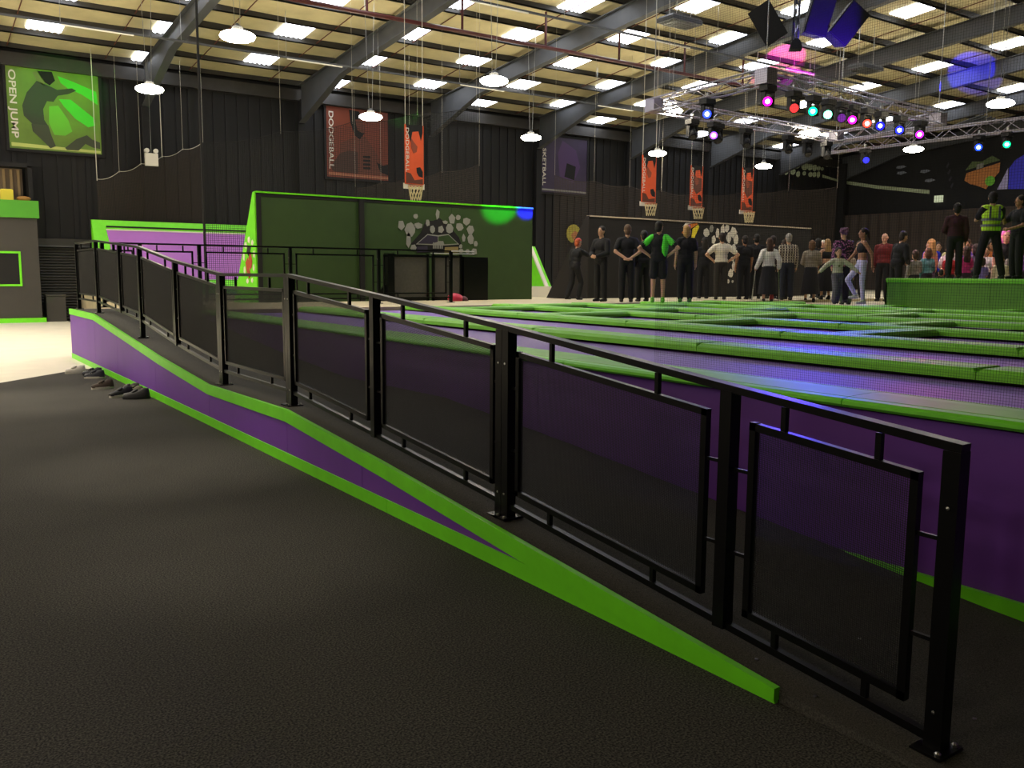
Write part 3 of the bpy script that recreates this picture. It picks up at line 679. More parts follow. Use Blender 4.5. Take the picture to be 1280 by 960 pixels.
hoop('orange banner and hoop above the white burst mural, third from left',21.42,20.6,3.85,5.15,.57,True)
hoop('orange banner and hoop furthest right above the black wall',23.9,20.6,3.83,5.26,.58,True)

# painted ball and wall graphics
t = thing('ball_mural', 'round yellow painted ball sign on the dark back wall beside the black wall', 'sign', (25.7,31.85,3.0))
part('disc', MB().prism([(25.66+.42*math.cos(a*math.pi/8),31.85,3.46+.42*math.sin(a*math.pi/8)) for a in range(16)],(0,.02,0)), mat('ball_yellow','b0a63a',.6,noise=.2,nscale=4), t)
part('print', MB().plate([(25.5,3.4),(25.7,3.6),(25.95,3.5),(25.9,3.2),(25.65,3.15)],31.842), mat('ball_orange','c07a4a',.6), t)
t = thing('dot_graphic', 'rows of pale oval dots and a streak painted on the dark far corner wall', 'wall graphic', (42.5,31.9,7))
OV=[(41.41,8.2,.375,.20),(42.05,8.2,.375,.2),(42.76,8.2,.325,.2),(43.12,8.1,.25,.2),(43.48,8.1,.2,.2),(40.77,7.79,.35,.323),(41.43,7.81,.4,.34),(42.1,7.71,.35,.272),(42.57,7.71,.275,.255),(42.98,7.68,.25,.221),(43.35,7.68,.225,.153),(43.68,7.67,.15,.119),(40.52,7.32,.225,.238),(41.1,7.33,.25,.204),(41.55,7.24,.2,.204),(42.08,7.31,.175,.136),(42.64,7.29,.225,.17),(42.99,7.31,.2,.187),(43.35,7.33,.175,.221),(44.13,8.2,.2,.153),(44.11,7.98,.2,.204),(44.44,8.2,.15,.187)]
MOV = mat('pale_green_print','b4bf9a',.6)
for x,z,w,h in OV: part('dot', MB().plate([(x+w*.85*math.cos(a*math.pi/6)+.12*math.sin(a*math.pi/6)*w,z+h*.85*math.sin(a*math.pi/6)) for a in range(12)],31.845), MOV, t)
part('streak', MB().plate([(43.7,7.36),(45.3,7.15),(45.3,7.05),(43.7,7.2)],31.84), MOV, t)
t = thing('streak_graphic', 'long pale painted streak with grey flecks on the dark far end wall', 'wall graphic', (45.4,29,6.9))
part('streak', MB().platex([(31.55,7.1),(29.5,6.68),(26.4,6.2),(26.4,6.0),(29.5,6.5),(31.55,6.92)],45.445), MOV, t)
for y,z in ((28.1,7.55),(28.05,7.23),(26.7,7.2),(26.4,6.7)): part('streak', MB().platex([(y-.3,z),(y-.1,z+.09),(y+.25,z+.08),(y+.3,z-.03),(y+.05,z-.09)],45.445), mat('grey_blue_print','7f8590',.6), t)
t = thing('shield_graphic', 'painted orange and green shield emblem with blue panel on the far end wall', 'wall graphic', (45.4,23.5,6))
part('print', MB().platex([(25.6,6.15),(25.57,7.22),(24.86,7.71),(24.17,8.14),(23.09,8.31),(22.7,8.36),(22.55,7.96),(22.53,7.38),(22.77,6.62),(23.41,5.99)],45.44), M_DARK, t)
part('print', MB().platex([(24.54,7.05),(24.21,7.47),(23.7,7.42),(23.22,7.66),(22.81,7.4)],45.42), mat('moss_print','5a6b3c',.6), t)
part('print', MB().platex([(24.54,6.55),(24.44,6.91),(22.79,7.28),(22.8,6.82),(23.12,6.46),(23.39,6.03),(23.9,6.25),(24.22,6.34)],45.4), mat('basket_orange_print','c07a3a',.6,noise=.15,nscale=9), t)
part('print', MB().platex([(23.22+.25*math.cos(a*math.pi/5),6.42+.25*math.sin(a*math.pi/5)) for a in range(10)],45.38), mat('lime_print','6fc030',.6), t)
part('print', MB().platex([(23.95,7.28),(23.6,7.36),(23.6,7.12),(23.95,7.04)],45.38), M_GREYP, t)
part('print', MB().platex([(22.32,5.96),(22.34,6.97),(22.09,7.33),(21.64,7.57),(18.5,7.9),(18.0,5.7),(21.51,5.9)],45.42), mat('blue_print','3a36d8',.5), t)
part('print', MB().platex([(22.85,5.97),(22.56,6.6),(22.39,6.98),(22.34,5.96)],45.41), mat('lilac_print','b9b0d8',.6), t)
for q in range(4): part('print', MB().platex([(25.2+.1*q,6.2+.35*q),(25.1+.1*q,6.4+.35*q),(25.15+.1*q,6.5+.35*q),(25.28+.1*q,6.3+.35*q)],45.42), mat('slate_print','33313a',.7), t)
solo('exit_light', MB().box(45.3,45.49,25.62,26.03,5.53,5.88), glow('exit_glow','d8e0b8',.7), 'small pale lit emergency sign box on the dark far end wall', 'emergency sign')
# brown net-covered curtain on the end wall and dark lattice
t = thing('end_curtain', 'brown grey curtain with vertical folds hung along the far end wall', 'curtain', (45.2,18,.9))
y = 31.6; k = 0
while y > 8:
    w = .62; m = MB(); n = 6; pts = []
    for i in range(n+1): pts.append((45.25-.06*math.sin(i/n*2*math.pi), y-w*i/n))
    for i in range(n):
        (xa,ya),(xb,yb) = pts[i],pts[i+1]; b = len(m.v); m.v += [(xa,ya,.9),(xb,yb,.9),(xb,yb,5.1),(xa,ya,5.1)]; m.f.append((b,b+1,b+2,b+3))
    part('fold', m, mat('curtain_brown','4a4038',.9), t, True); y -= w
solo('wall_column', MB().box(44.9,45.1,31.2,31.6,.9,8), M_DARK, 'dark steel column in the far corner behind the crowd', 'column')

# ------------------------------------------------------------------ kiosk, shutter and bin at the left
t = thing('entrance_kiosk', 'charcoal kiosk with a green top band and lime framed hatch at left', 'kiosk', (1.5,31.0,0))
KX = 3.74
m = MB(); m.box(-5,KX,31.0,31.9,.14,3.2); part('body', m, M_GREYW, t)
part('green_band', MB().box(-5,KX+.06,30.9,31.9,3.2,3.72), mat('band_green','4c9e22',.5,noise=.05,nscale=3), t)
part('skirting', MB().box(-5,KX+.1,30.93,31.9,0,.14), M_LIME, t)
f = MB(); f.box(2.0,3.24,30.97,31.02,2.12,2.18).box(2.0,3.24,30.97,31.02,1.12,1.18).box(3.18,3.24,30.97,31.02,1.18,2.12).box(2.56,2.63,30.97,31.02,1.18,2.12)
hf = part('hatch_frame', f, M_LIME, t); part('hatch_pane', MB().box(2.0,3.18,30.985,30.995,1.18,2.12), M_DARK, hf)
# balcony above the kiosk
t = thing('kiosk_balcony', 'small brown lined balcony opening above the green kiosk band', 'balcony', (2.5,31.3,3.72))
BR = mat('brown_board','6a5a48',.7,noise=.1,nscale=2)
part('back_panel', MB().box(-5,3.5,31.8,31.9,3.72,4.75), BR, t)
for x in (2.95,3.15,3.35,2.4): part('stud', MB().box(x,x+.07,31.7,31.8,3.72,4.7), mat('pine_board','8d7652',.7), t)
part('corner_post', MB().box(3.6,3.72,31.3,31.9,3.72,4.8), M_DARK, t); part('lintel', MB().box(-5,3.72,31.3,31.9,4.75,4.88), M_DARK, t)
part('side_panel', MB().prism([(2.55,31.79,3.72),(2.55,31.79,4.7),(2.1,31.35,4.7),(2.1,31.35,3.72)],(.03,0,0)), BR, t)
solo('yellow_crate', MB().pad(2.82,3.16,31.15,31.4,3.72,4.06,.03), mat('crate_yellow','d8c83a',.5), 'small yellow crate standing on the kiosk balcony', 'crate')
solo('orange_bundle', MB().ell((3.45,31.3,3.80),(.2,.12,.08)), mat('bundle_tan','a5773a',.7), 'low tan bundle lying on the kiosk balcony corner', 'bundle', smooth=True)
t = thing('roller_shutter', 'dark ribbed roller shutter in the back wall beside the kiosk', 'shutter', (4.6,31.9,0))
for k in range(26):
    z = .02+.09*k; part('slat', MB().prism([(3.86,31.93,z),(3.86,31.90,z+.02),(3.86,31.89,z+.045),(3.86,31.90,z+.07),(3.86,31.93,z+.088)],(1.75,0,0)), M_SHUT, t)
part('shutter_box', MB().box(3.8,5.75,31.78,31.93,2.38,2.62), M_SHUT, t); part('top_edge', MB().box(3.8,5.75,31.77,31.80,2.36,2.41), M_GSTEEL, t)
t = thing('litter_bin', 'dark grey square bin standing between the kiosk and the ramp', 'bin', (4.15,31.45,0))
part('body', MB().pad(3.9,4.45,31.2,31.7,0,.80,.015), M_GREYW, t); part('lid', MB().pad(3.88,4.47,31.18,31.72,.80,.86,.02), M_GREYW, t); part('side_door', MB().box(3.885,3.9,31.25,31.65,.06,.76), M_DARK, t)

# ------------------------------------------------------------------ barrier, bag, shoes
t = thing('mesh_barrier', 'black framed mesh barrier with steel top rails before the green wall', 'barrier', (10.5,18.1,.9))
MGREY = mat('grey_mesh_cloth','4b4a44',.8,noise=.1,nscale=20)
for xa,xb in ((9.3,10.25),(10.35,11.15)):
    part('mesh_cloth', MB().box(xa+.05,xb-.05,18.09,18.1,1.05,1.98), MGREY, t)
    f = MB(); f.box(xa,xa+.05,18.06,18.12,.9,2.05).box(xb-.05,xb,18.06,18.12,.9,2.05).box(xa,xb,18.06,18.12,.98,1.05).box(xa,xb,18.06,18.12,1.98,2.03); part('frame', f, M_BLACK, t)
part('black_panel', MB().box(11.17,11.85,18.0,18.2,.92,2.0), M_BLACK, t); part('black_panel', MB().box(9.15,9.3,18.0,18.2,.92,2.04), M_BLACK, t)
for z in (2.07,2.13): part('steel_rail', MB().tube((10.3,18.08,z),(11.5,18.08,z),.014,8), M_STEEL, t)
part('slant_panel', MB().prism([(8.7,18.1,.92),(9.15,18.1,1.35),(9.15,18.1,.92)],(0,.05,0)), M_BLACK, t)
for k in range(7): part('glide', MB().box(9.5+.22*k,9.6+.22*k,18.04,18.08,.90,.95), M_WHITEP, t)
t = thing('red_bag', 'small red drawstring bag lying on the beige walkway by the barrier', 'bag', (10.75,17.6,.9))
part('body', MB().ell((10.7,17.6,1.02),(.22,.16,.13),Matrix.Rotation(R(12),3,'Y')), mat('bag_red','c22a4a',.5,noise=.1,nscale=9), t, True)
part('flap', MB().ell((10.86,17.56,1.0),(.12,.13,.09)), mat('bag_dark','4a1a26',.6), t, True)
part('strap', MB().tube((10.9,17.52,1.04),(11.02,17.5,.92),.015,6), M_DARK, t)
def shoe(lab, x, y, rz, body, sole, L=.29, grp='shoes left by the ramp'):
    t = thing('trainer', lab, 'shoe', (x,y,0), grp, (0,0,R(rz)))
    m = MB(); prof = [(-.5,.10),(-.46,.34),(-.25,.36),(.0,.24),(.25,.19),(.45,.15),(.5,.08)]
    b = 0; n = 10
    for u,h in prof:
        w = .16*(1-.35*abs(u)) * (.75 if u in (-.5,.5) else 1)
        for k in range(n):
            a = math.pi*k/(n-1); m.v.append((u*L, w*L*math.cos(a), .025+h*L*math.sin(a)))
    for i in range(len(prof)-1):
        for k in range(n-1): m.f.append((i*n+k,i*n+k+1,(i+1)*n+k+1,(i+1)*n+k))
    m.f += [tuple(range(n)), tuple((len(prof)-1)*n+k for k in range(n-1,-1,-1))]
    part('upper', m, body, t, True, local=True)
    s = MB(); pts = [(L*.52*math.cos(a*math.pi/8), L*.19*math.sin(a*math.pi/8)*(1+.15*math.cos(a*math.pi/8)), 0) for a in range(16)]
    s.prism(pts,(0,0,.03)); part('sole', s, sole, t, local=True)
    part('tongue', MB().ell((.02*L/.29,0,.095),(.05,.03,.02),Matrix.Rotation(R(25),3,'Y')), body, t, True, local=True)
    for k in range(3): part('lace', MB().tube((.0+.03*k,-.025,.088-.009*k),(.0+.03*k,.025,.088-.009*k),.004,5), M_ROPE, t, local=True)
SB = mat('shoe_black','16161a',.6); SN = mat('shoe_navy','151a2c',.6); SBr = mat('shoe_brown','3b2c22',.7); SW = mat('shoe_sole_white','c9c5bb',.6); SG = mat('shoe_grey','4a4a44',.7)
shoe('navy trainer lying by the far end of the ramp, nearer the wall', 2.42,14.75,150,SN,SB); shoe('navy trainer with pale sole at the ramp end, right of its pair', 2.38,14.35,155,SN,SW)
shoe('white trainer at the far end of the ramp beside the pale floor', 2.25,15.2,170,SW,SW)
shoe('single brown shoe with white sole standing apart from the pile', 2.25,13.0,190,SBr,SW)
shoe('black trainer with white toe in the front of the shoe pile', 2.30,12.05,200,SB,SW,.31); shoe('black trainer lying rightmost at the front of the pile', 2.42,11.75,160,SB,SB,.32)
shoe('grey trainer standing at the back of the shoe pile', 2.46,12.4,185,SG,SW); shoe('olive trainer leaning in the middle of the shoe pile', 2.48,12.15,120,mat('shoe_olive','4d4c36',.7),SB)

# ------------------------------------------------------------------ podium
t = thing('green_podium', 'low green padded podium that two staff members stand on', 'podium', (19.4,8,.9))
PT = 1.58
M_POD = mat('podium_green_vinyl','5c9a2a',.6,noise=.08,nscale=4)
py = [2.0,4.4,6.8,9.2,11.52]
part('core', MB().box(18.34,20.9,2.02,11.48,.9,PT-.02), M_DARK, t)
for a,b in zip(py[:-1],py[1:]):
    part('side_pad', MB().box(18.3,18.34,a+.004,b-.004,.91,PT-.03), M_POD, t)
    part('top_pad', MB().pad(18.28,20.95,a+.004,b-.004,PT-.05,PT,.02), M_GREEN, t)
part('side_pad', MB().box(18.3,20.92,11.48,11.52,.91,PT-.03), M_GREEN, t)
part('top_lip', MB().box(18.265,18.3,2.0,11.5,PT-.09,PT-.055), M_LIME, t)

# ------------------------------------------------------------------ stage truss, moving heads, speakers
def truss(t, A, B, s=.3, n=None):
    A = Vector(A); B = Vector(B); L = (B-A).length; d = (B-A)/L; side = d.cross(Vector((0,0,1))).normalized(); n = n or int(L/.45)
    c = [side*s/2*i+Vector((0,0,s/2*j)) for i,j in ((-1,-1),(1,-1),(1,1),(-1,1))]
    for o in c: part('chord', MB().tube(A+o,B+o,.025,6), M_ALU, t)
    m = MB()
    for k in range(n):
        p = A+d*L*k/n; q = A+d*L*(k+1)/n
        for i in range(4):
            a,b = c[i],c[(i+1)%4]
            m.tube(p+(a if k%2 else b),q+(b if k%2 else a),.011,4)
    part('bracing', m, M_ALU, t, kind='stuff')
TZ = 6.0
T1,T2,T3,T4 = (16.6,17.35,TZ),(16.2,13.4,TZ),(24.3,14.0,TZ),(24.9,17.7,TZ)
t = thing('box_truss', 'rectangular aluminium lighting truss hung above the trampolines', 'lighting truss', (20.5,15.5,TZ))
for a,b in ((T1,T2),(T2,T3),(T3,T4),(T4,T1)): truss(t,a,b)
for p in (T1,T2,T3,T4): 
    part('corner_block', MB().box(p[0]-.17,p[0]+.17,p[1]-.17,p[1]+.17,TZ-.17,TZ+.17), M_ALU, t)
    part('hoist_wire', MB().tube((p[0],p[1],TZ+.1),(p[0],p[1],roof_z(p[1])),.012,6), M_STEEL, t)
t = thing('straight_truss', 'straight aluminium truss to the right of the box truss', 'lighting truss', (27,15,TZ))
truss(t,(26.75,19.4,TZ),(27.1,8.0,TZ),.34)
for y in (19.0,14.0,9.0): part('hoist_wire', MB().tube((26.9,y,TZ+.1),(26.9,y,roof_z(y)),.012,6), M_STEEL, t)
t2 = thing('cable_bundle', 'tangled grey cable bundle on top of the straight truss', 'cables', (26.95,14.3,TZ+.2))
for k in range(6): part('cable_loop', MB().cap((26.8+.05*k,14.9-.15*k,TZ+.2),.03,(26.9+.03*k,14.1-.1*k,TZ+.42-.05*k),.03,6), M_GSTEEL, t2, True)
M_HEAD = mat('stage_light_black','101014',.5)
def moving_head(lab, x, y, colr, glow_s, aim=None, z=5.68, tilt=35, rz=0):
    t = thing('moving_head_light', lab, 'stage light', (x,y,z), None, (0,0,R(rz)))
    part('base', MB().pad(-.16,.16,-.12,.12,.02,.16,.02), M_HEAD, t, local=True)
    part('clamp', MB().bar((0,0,.15),(0,0,.3),.06,.06), M_STEEL, t, local=True)
    yk = MB(); yk.box(-.17,-.13,-.06,.06,-.30,.02).box(.13,.17,-.06,.06,-.30,.02).box(-.17,.17,-.06,.06,-.02,.02); part('yoke', yk, M_HEAD, t, local=True)
    # barrel aimed
    d = Vector(aim)-Vector((x,y,z-.2)) if aim else Vector((math.sin(R(tilt))*-.6,-math.sin(R(tilt)),-math.cos(R(tilt))))
    d.normalize()
    if rz: d = Matrix.Rotation(-R(rz),3,'Z') @ d
    c = Vector((0,0,-.2)); b = MB(); b.tube(c-d*.17,c+d*.17,.11,12,.12); hd = part('head', b, M_HEAD, t, True, local=True)
    l = MB(); l.tube(c+d*.171,c+d*.19,.10,14,.085)
    g = glow('lens_'+colr, colr, min(glow_s,7)) if glow_s else mat('lens_off','1a1a22',.15)
    part('lens', l, g, hd, local=True)
    if glow_s >= 4: part('lamp_core', MB().tube(c+d*.188,c+d*.197,.052,12,.046), glow('lens_core','f4f0ff',9), hd, local=True)
    return t
CAMV = (0,0,1.6)
HEADS = [(15.98,15.3,'2a40ff',6,CAMV,'blue lit stage light at the left side of the box truss'),(16.3,13.6,'ff0ac0',22,CAMV,'bright magenta stage light, largest on the box truss'),
 (19.0,17.35,'8040ff',9,CAMV,'lilac stage light low on the back edge of the box truss'),(17.3,13.55,'ff3a3a',2,(8,4,1),'dark stage light with red glow right of the bright magenta one'),
 (18.1,13.6,'06d880',10,CAMV,'teal green stage light on the front edge of the box truss'),(18.75,13.5,'70ffc0',16,(8,6,3.2),'pale green beam stage light in the middle of the box truss'),
 (19.3,13.65,'6a2a8a',1.5,(8,2,1),'dark stage light with a faint violet glow mid truss'),(19.85,13.75,'f010d0',12,CAMV,'magenta stage light right of the middle of the box truss'),
 (20.5,13.75,'ff4030',5,(8,2,1),'red lit stage light beside the right magenta one'),(21.2,13.7,'1414ff',16,CAMV,'upper blue stage light at the right of the box truss'),
 (22.2,13.85,'1820ff',16,CAMV,'lower blue stage light near the right corner of the box truss'),(23.3,13.9,'b818f8',9,CAMV,'violet stage light at the right corner of the box truss')]
for x,y,c,s,a,l in HEADS: moving_head(l, 16.4 if y == 15.3 else x, y if y == 15.3 else (13.4+.074*(x-16.2) if y < 16 else 17.35+.042*(x-16.6)), c, s, a)
for x,y,l in ((18.1,17.4,'unlit stage light hanging leftmost on the back edge of the box truss'),(19.15,17.42,'unlit stage light second from left on the back edge'),(20.4,17.5,'unlit stage light beside the lilac one on the back edge'),(22.4,17.55,'unlit stage light right of the middle on the back edge'),(23.4,17.6,'unlit stage light near the right end of the back edge'),(24.4,17.65,'unlit stage light at the right end of the back edge')):
    moving_head(l,x,17.35+.042*(x-16.6),'000000',0,None,5.66)
moving_head('blue lit stage light on the straight truss near the cable bundle',26.95,14.2,'1838ff',10,CAMV); moving_head('green lit stage light rightmost on the straight truss',27.0,13.4,'0cd078',5,CAMV)
moving_head('dim blue stage light at the left end of the straight truss',26.8,17.9,'3030ff',3,(15,5,1))
def speaker(lab, x, y, z, rx, ry, rz):
    t = thing('line_speaker', lab, 'speaker', (x,y,z), None, (R(rx),R(ry),R(rz)))
    part('cabinet', MB().prism([(-.27,-.2,-.44),(.27,-.2,-.44),(.2,.24,-.44),(-.2,.24,-.44)],(0,0,.88)), M_SPK, t, local=True)
    part('grille', MB().box(-.25,.25,-.225,-.202,-.42,.42), M_SPK, t, local=True)
    part('bracket', MB().bar((0,.24,.0),(0,.45,.1),.05,.05), M_GSTEEL, t, local=True)
SPX,SPY,SPZ = 17.75,13.75,7.5
speaker('left black speaker of the hanging cluster, tilted to the left', SPX-.62,SPY+.42,SPZ-.05,14,-30,-60)
speaker('middle black speaker of the hanging cluster, upright', SPX+.30,SPY-.25,SPZ+.12,8,12,-32)
speaker('right black speaker of the hanging cluster, tilted to the right', SPX+.86,SPY-.62,SPZ-.06,8,36,-25)
t = thing('speaker_hanger', 'aluminium hanger with cables that carries the three speakers', 'hanger', (SPX,SPY,SPZ))
truss(t,(SPX,SPY+.1,SPZ-.35),(SPX,SPY+.11,9.6),.16,12)
part('foot_block', MB().lathe([(.2,-.62),(.16,-.5),(.13,-.42),(.05,-.35)],(SPX,SPY+.1,SPZ),4), M_DARK, t)
for k in range(5): part('cable', MB().tube((SPX+.1*math.cos(k),SPY+.1+.1*math.sin(k),SPZ-.4),(SPX+.14*math.cos(k*2),SPY+.1+.1*math.sin(k*2),9.4),.01,5), M_GSTEEL, t)

def spot(name, loc, aim, col, power, deg, blend=.15, rad=.05):
    l = bpy.data.lights.new(name,'SPOT'); l.energy = power; l.color = lin(col)[:3]; l.spot_size = R(deg); l.spot_blend = blend; l.shadow_soft_size = rad
    o = bpy.data.objects.new(name,l); COL.objects.link(o); o.location = loc
    o.rotation_euler = (Vector(aim)-Vector(loc)).to_track_quat('-Z','Y').to_euler()
spot('beam_magenta',(19.0,12.9,6.4),(27.2,21.8,9.3),'f010e8',45000,8)
spot('beam_blue',(22.6,13.3,6.45),(34.4,18.6,9.45),'1818ff',60000,7.5)
spot('beam_violet_speakers',(18.3,12.6,5.75),(18.25,13.4,7.5),'4a18e8',2200,50,.5)
spot('beam_green_wall',(17.0,13.4,5.2),(13.15,19.25,3.45),'10ff30',7000,9,.6)
spot('beam_blue_wall',(17.3,13.4,5.2),(14.0,19.25,3.42),'1010ff',40000,6,.6)
spot('beam_green_poster',(16.0,14.9,5.2),(4.9,31.9,7.2),'40ff20',7000,8,.6)
spot('beam_blue_bed',(18.2,13.3,5.2),(6.3,5.0,.9),'3a20ff',1500,20,.8)
spot('beam_magenta_bed',(21.2,13.5,5.2),(5.2,1.9,.9),'e02080',900,8,.8)
spot('beam_blue_back',(22.6,13.6,5.2),(13.0,12.0,.9),'4030ff',1400,30,.8)
spot('beam_blue_back_two',(21.0,16.9,5.2),(10.5,13.0,.9),'4a30ff',1100,26,.8)
spot('beam_pink_crowd',(22.0,14.3,5.3),(23.2,11.8,1.6),'ffb0c8',650,60,.8)
spot('beam_violet_crowd',(23.6,13.7,5.2),(18.2,11.9,1.5),'4a38ff',900,24,.6)
#PEOPLE
# ------------------------------------------------------------------ people
REMESH = []
def remesh_later(o, voxel): REMESH.append((o, voxel))
ARMS = {   # elbow and wrist of the right arm (+x), figure facing +y, 1.75 m tall, hand direction
 'down':(( .222,-.02,1.13),( .235,.05,.88),(0,.1,-1)), 'behind':((.285,-.10,1.15),(.04,-.20,.985),(-1,0,-.25)),
 'hips':((.42,-.10,1.18),(.20,.01,1.02),(-.6,.3,-.6)), 'out':((.40,.04,1.24),(.60,.10,1.05),(.7,.3,-.5)),
 'reach':((.20,.26,1.32),(.16,.52,1.34),(0,1,.1)), 'crutch':((.27,-.09,1.16),(.31,.10,.95),(0,.6,-.6)),
 'crossed':((.24,.10,1.16),(-.06,.22,1.21),(-1,.1,.2)), 'front':((.24,.06,1.13),(.08,.26,1.05),(-.8,.4,0)),
 'raise':((.30,.14,1.50),(.24,.2,1.74),(0,.2,1)), 'phone':((.24,.16,1.20),(.10,.30,1.40),(-.2,.5,.8)), 'swing':((.22,-.14,1.16),(.24,-.16,.92),(0,-.1,-1)), 'swingf':((.22,.12,1.16),(.22,.28,.98),(0,.6,-.7))}
LEGS = {   # knee, ankle for the right leg and the left leg
 'stand':(((.105,.01,.49),(.11,-.02,.08)),((-.105,.01,.49),(-.11,-.02,.08))),
 'wide':(((.19,.02,.49),(.27,-.02,.08)),((-.17,.03,.49),(-.22,.0,.08))),
 'walk':(((.09,.16,.50),(.09,.06,.09)),((-.09,-.04,.49),(-.09,-.22,.10))),
 'step':(((.10,.28,.56),(.10,.08,.20)),((-.09,.0,.49),(-.09,-.04,.08))),
 'kick':(((.12,.10,.50),(.16,.24,.12)),((-.09,.02,.48),(-.10,-.05,.08)))}
SKIN = {'light':'c99b7c','tan':'a87858','dark':'6a4630','pink':'d6a48c'}
def person(label, x, y, face, H=1.72, z=.91, arms=('down','down'), legs='stand', top='16151a', sleeve='short', bottom='trousers', bcol='121116',
           hair='short', hcol='2a1f18', skin='light', shoes='131313', lean=0, turn=0, kid=False, vox=.013, topmat=None, vest=None, extra=None):
    if z < 1.2: z = .97 if y >= 15.05 else (.9 if x > 18.2 else 1.0)
    t = thing('person', label, 'person', (x,y,z), None, (0,0,R(face-90)))
    s = H/1.75; hs = 1.28 if kid else 1.0; lim = 1.1 if kid else 1.0
    LN = Matrix.Rotation(-R(lean),3,'X'); piv = Vector((0,0,.98))
    def P(p): 
        p = Vector(p)
        if lean and p.z > .93: p = LN @ (p-piv) + piv
        return p*s
    TN = Matrix.Rotation(R(turn),3,'Z'); HC = Vector((0,.01,1.64+(.03 if kid else 0)))
    def Hd(p):      # head-local offset -> body space
        v = TN @ (Vector(p)*hs); v = (LN @ v) if lean else v
        return P(HC)+v*s
    HR = (LN @ TN) if lean else TN
    A = []
    for side,nm in ((1,arms[1]),(-1,arms[0])):
        e,w,d = ARMS[nm]; A.append((((.165 if hair in ('bob','long','pony') else .178)*side,0,1.395),(e[0]*side,e[1],e[2]),(w[0]*side,w[1],w[2]),Vector((d[0]*side,d[1],d[2])).normalized(),side))
    Lg = [(( .088,0,.93),)+LEGS[legs][0], ((-.088,0,.93),)+LEGS[legs][1]]
    female = hair in ('bob','long','pony')
    cw = .165 if female else .182
    # body: one continuous skin
    b = MB()
    b.ell(P((0,0,.99)),(.158*s,.11*s,.13*s)); b.ell(P((0,0,1.14)),(.135*s,.095*s,.15*s)); b.ell(P((0,0,1.30)),(cw*s,.112*s,.165*s))
    b.cap(P((-.15,0,1.415)),.055*s,P((.15,0,1.415)),.055*s); b.cap(P((0,-.01,1.42)),.058*s,P((0,.005,1.56)),.052*s)
    b.ell(Hd((0,0,0)),(.074*s*hs,.094*s*hs,.112*s*hs),HR); b.ell(Hd((0,.03,-.06)),(.056*s*hs,.062*s*hs,.06*s*hs),HR)
    b.cap(Hd((0,.09,.005)),.011*s*hs,Hd((0,.113,-.022)),.015*s*hs,6)
    for q in (-1,1): b.ell(Hd((.077*q,-.005,-.005)),(.013*s*hs,.022*s*hs,.032*s*hs),HR,8,6)
    for sh,e,w,d,side in A:
        b.cap(P(sh),.052*s*lim,P(e),.041*s*lim); b.cap(P(e),.041*s*lim,P(w),.029*s*lim)
        dd = (LN @ d) if lean and w[2] > .93 else d
        c = P(w)+dd*.055*s; b.cap(P(w),.027*s,c,.034*s,8)
        sd = dd.cross(Vector((side,0,0)));  sd = sd.normalized() if sd.length > .1 else Vector((0,1,0))
        bend = dd.cross(sd)
        for k,(off,L) in enumerate(((-.033,.055),(-.011,.068),(.011,.064),(.033,.048))):
            r0 = c+sd*off*s+dd*.02*s; m1 = r0+dd*L*.55*s; tip = m1+(dd*.8+bend*.35).normalized()*L*.5*s
            b.cap(r0,.0095*s,m1,.009*s,6); b.cap(m1,.009*s,tip,.0075*s,6)
        th = P(w)+dd*.03*s; b.cap(th,.012*s,th+(sd*-1+dd*.6).normalized()*.06*s,.009*s,6)
    for hip,k,a in Lg:
        b.cap(P(hip),.082*s*lim,P(k),.055*s*lim); b.cap(P(k),.056*s*lim,P(a),.036*s*lim)
        av = Vector(a)*s; b.cap(av+Vector((0,-.02,-.04))*s,.034*s,av+Vector((0,.13,-.05))*s,.026*s,8)
    bo = part('body', b, mat('skin_'+skin,SKIN[skin],.6), t, True, local=True); remesh_later(bo, vox*s if s < .8 else vox)
    # shirt or top
    g = .022; c = MB(); tm = topmat or mat('cloth_'+top,top,.85,noise=.1,nscale=14)
    lo = 1.18 if sleeve == 'crop' else .93
    if sleeve != 'crop': c.ell(P((0,0,1.02)),((.165+g)*s,(.112+g)*s,.12*s)); c.ell(P((0,0,1.14)),((.145+g)*s,(.1+g)*s,.15*s))
    c.ell(P((0,0,1.30)),((cw+g)*s,(.114+g)*s,(.15 if sleeve == 'crop' else .165)*s)); 
    if sleeve != 'crop': c.cap(P((-.14,0,1.405)),(.055+g)*s,P((.14,0,1.405)),(.055+g)*s); c.cap(P((-.06,-.005,1.44)),.062*s,P((.06,-.005,1.44)),.062*s)
    for sh,e,w,d,side in A:
        if sleeve in ('short','long'): 
            ee = Vector(sh).lerp(Vector(e), .68 if sleeve == 'short' else 1)
            c.cap(P(sh),(.056+g)*s*lim,P(ee),(.047+g)*s*lim)
        if sleeve == 'long': c.cap(P(e),(.046+g)*s*lim,P(Vector(e).lerp(Vector(w),.92)),(.034+g)*s*lim)
    so = part('shirt', c, tm, t, True, local=True); remesh_later(so, .016)
    # trousers, shorts, skirt or leggings
    bm = mat('cloth_'+bcol,bcol,.85,noise=.1,nscale=14); c = MB(); g2 = .006 if bottom == 'leggings' else .026
    c.ell(P((0,0,.97)),(.163*s+g2*.7,.115*s+g2*.7,.125*s))
    if bottom == 'skirt':
        c.lathe([(.17*s,1.0*s),(.2*s,.8*s),(.25*s,.45*s),(.27*s,.25*s),(.25*s,.24*s)],n=14)
    for hip,k,a in Lg:
        if bottom in ('trousers','leggings'):
            c.cap(P(hip),.084*s*lim+g2*.5,P(k),.057*s*lim+g2); c.cap(P(k),.057*s*lim+g2,P(Vector(k).lerp(Vector(a),.92)),(.040*s*lim+g2*1.2))
        elif bottom == 'shorts':
            kk = Vector(hip).lerp(Vector(k),.75); c.cap(P(hip),.086*s+g2*.6,P(kk),.07*s+g2*1.4)
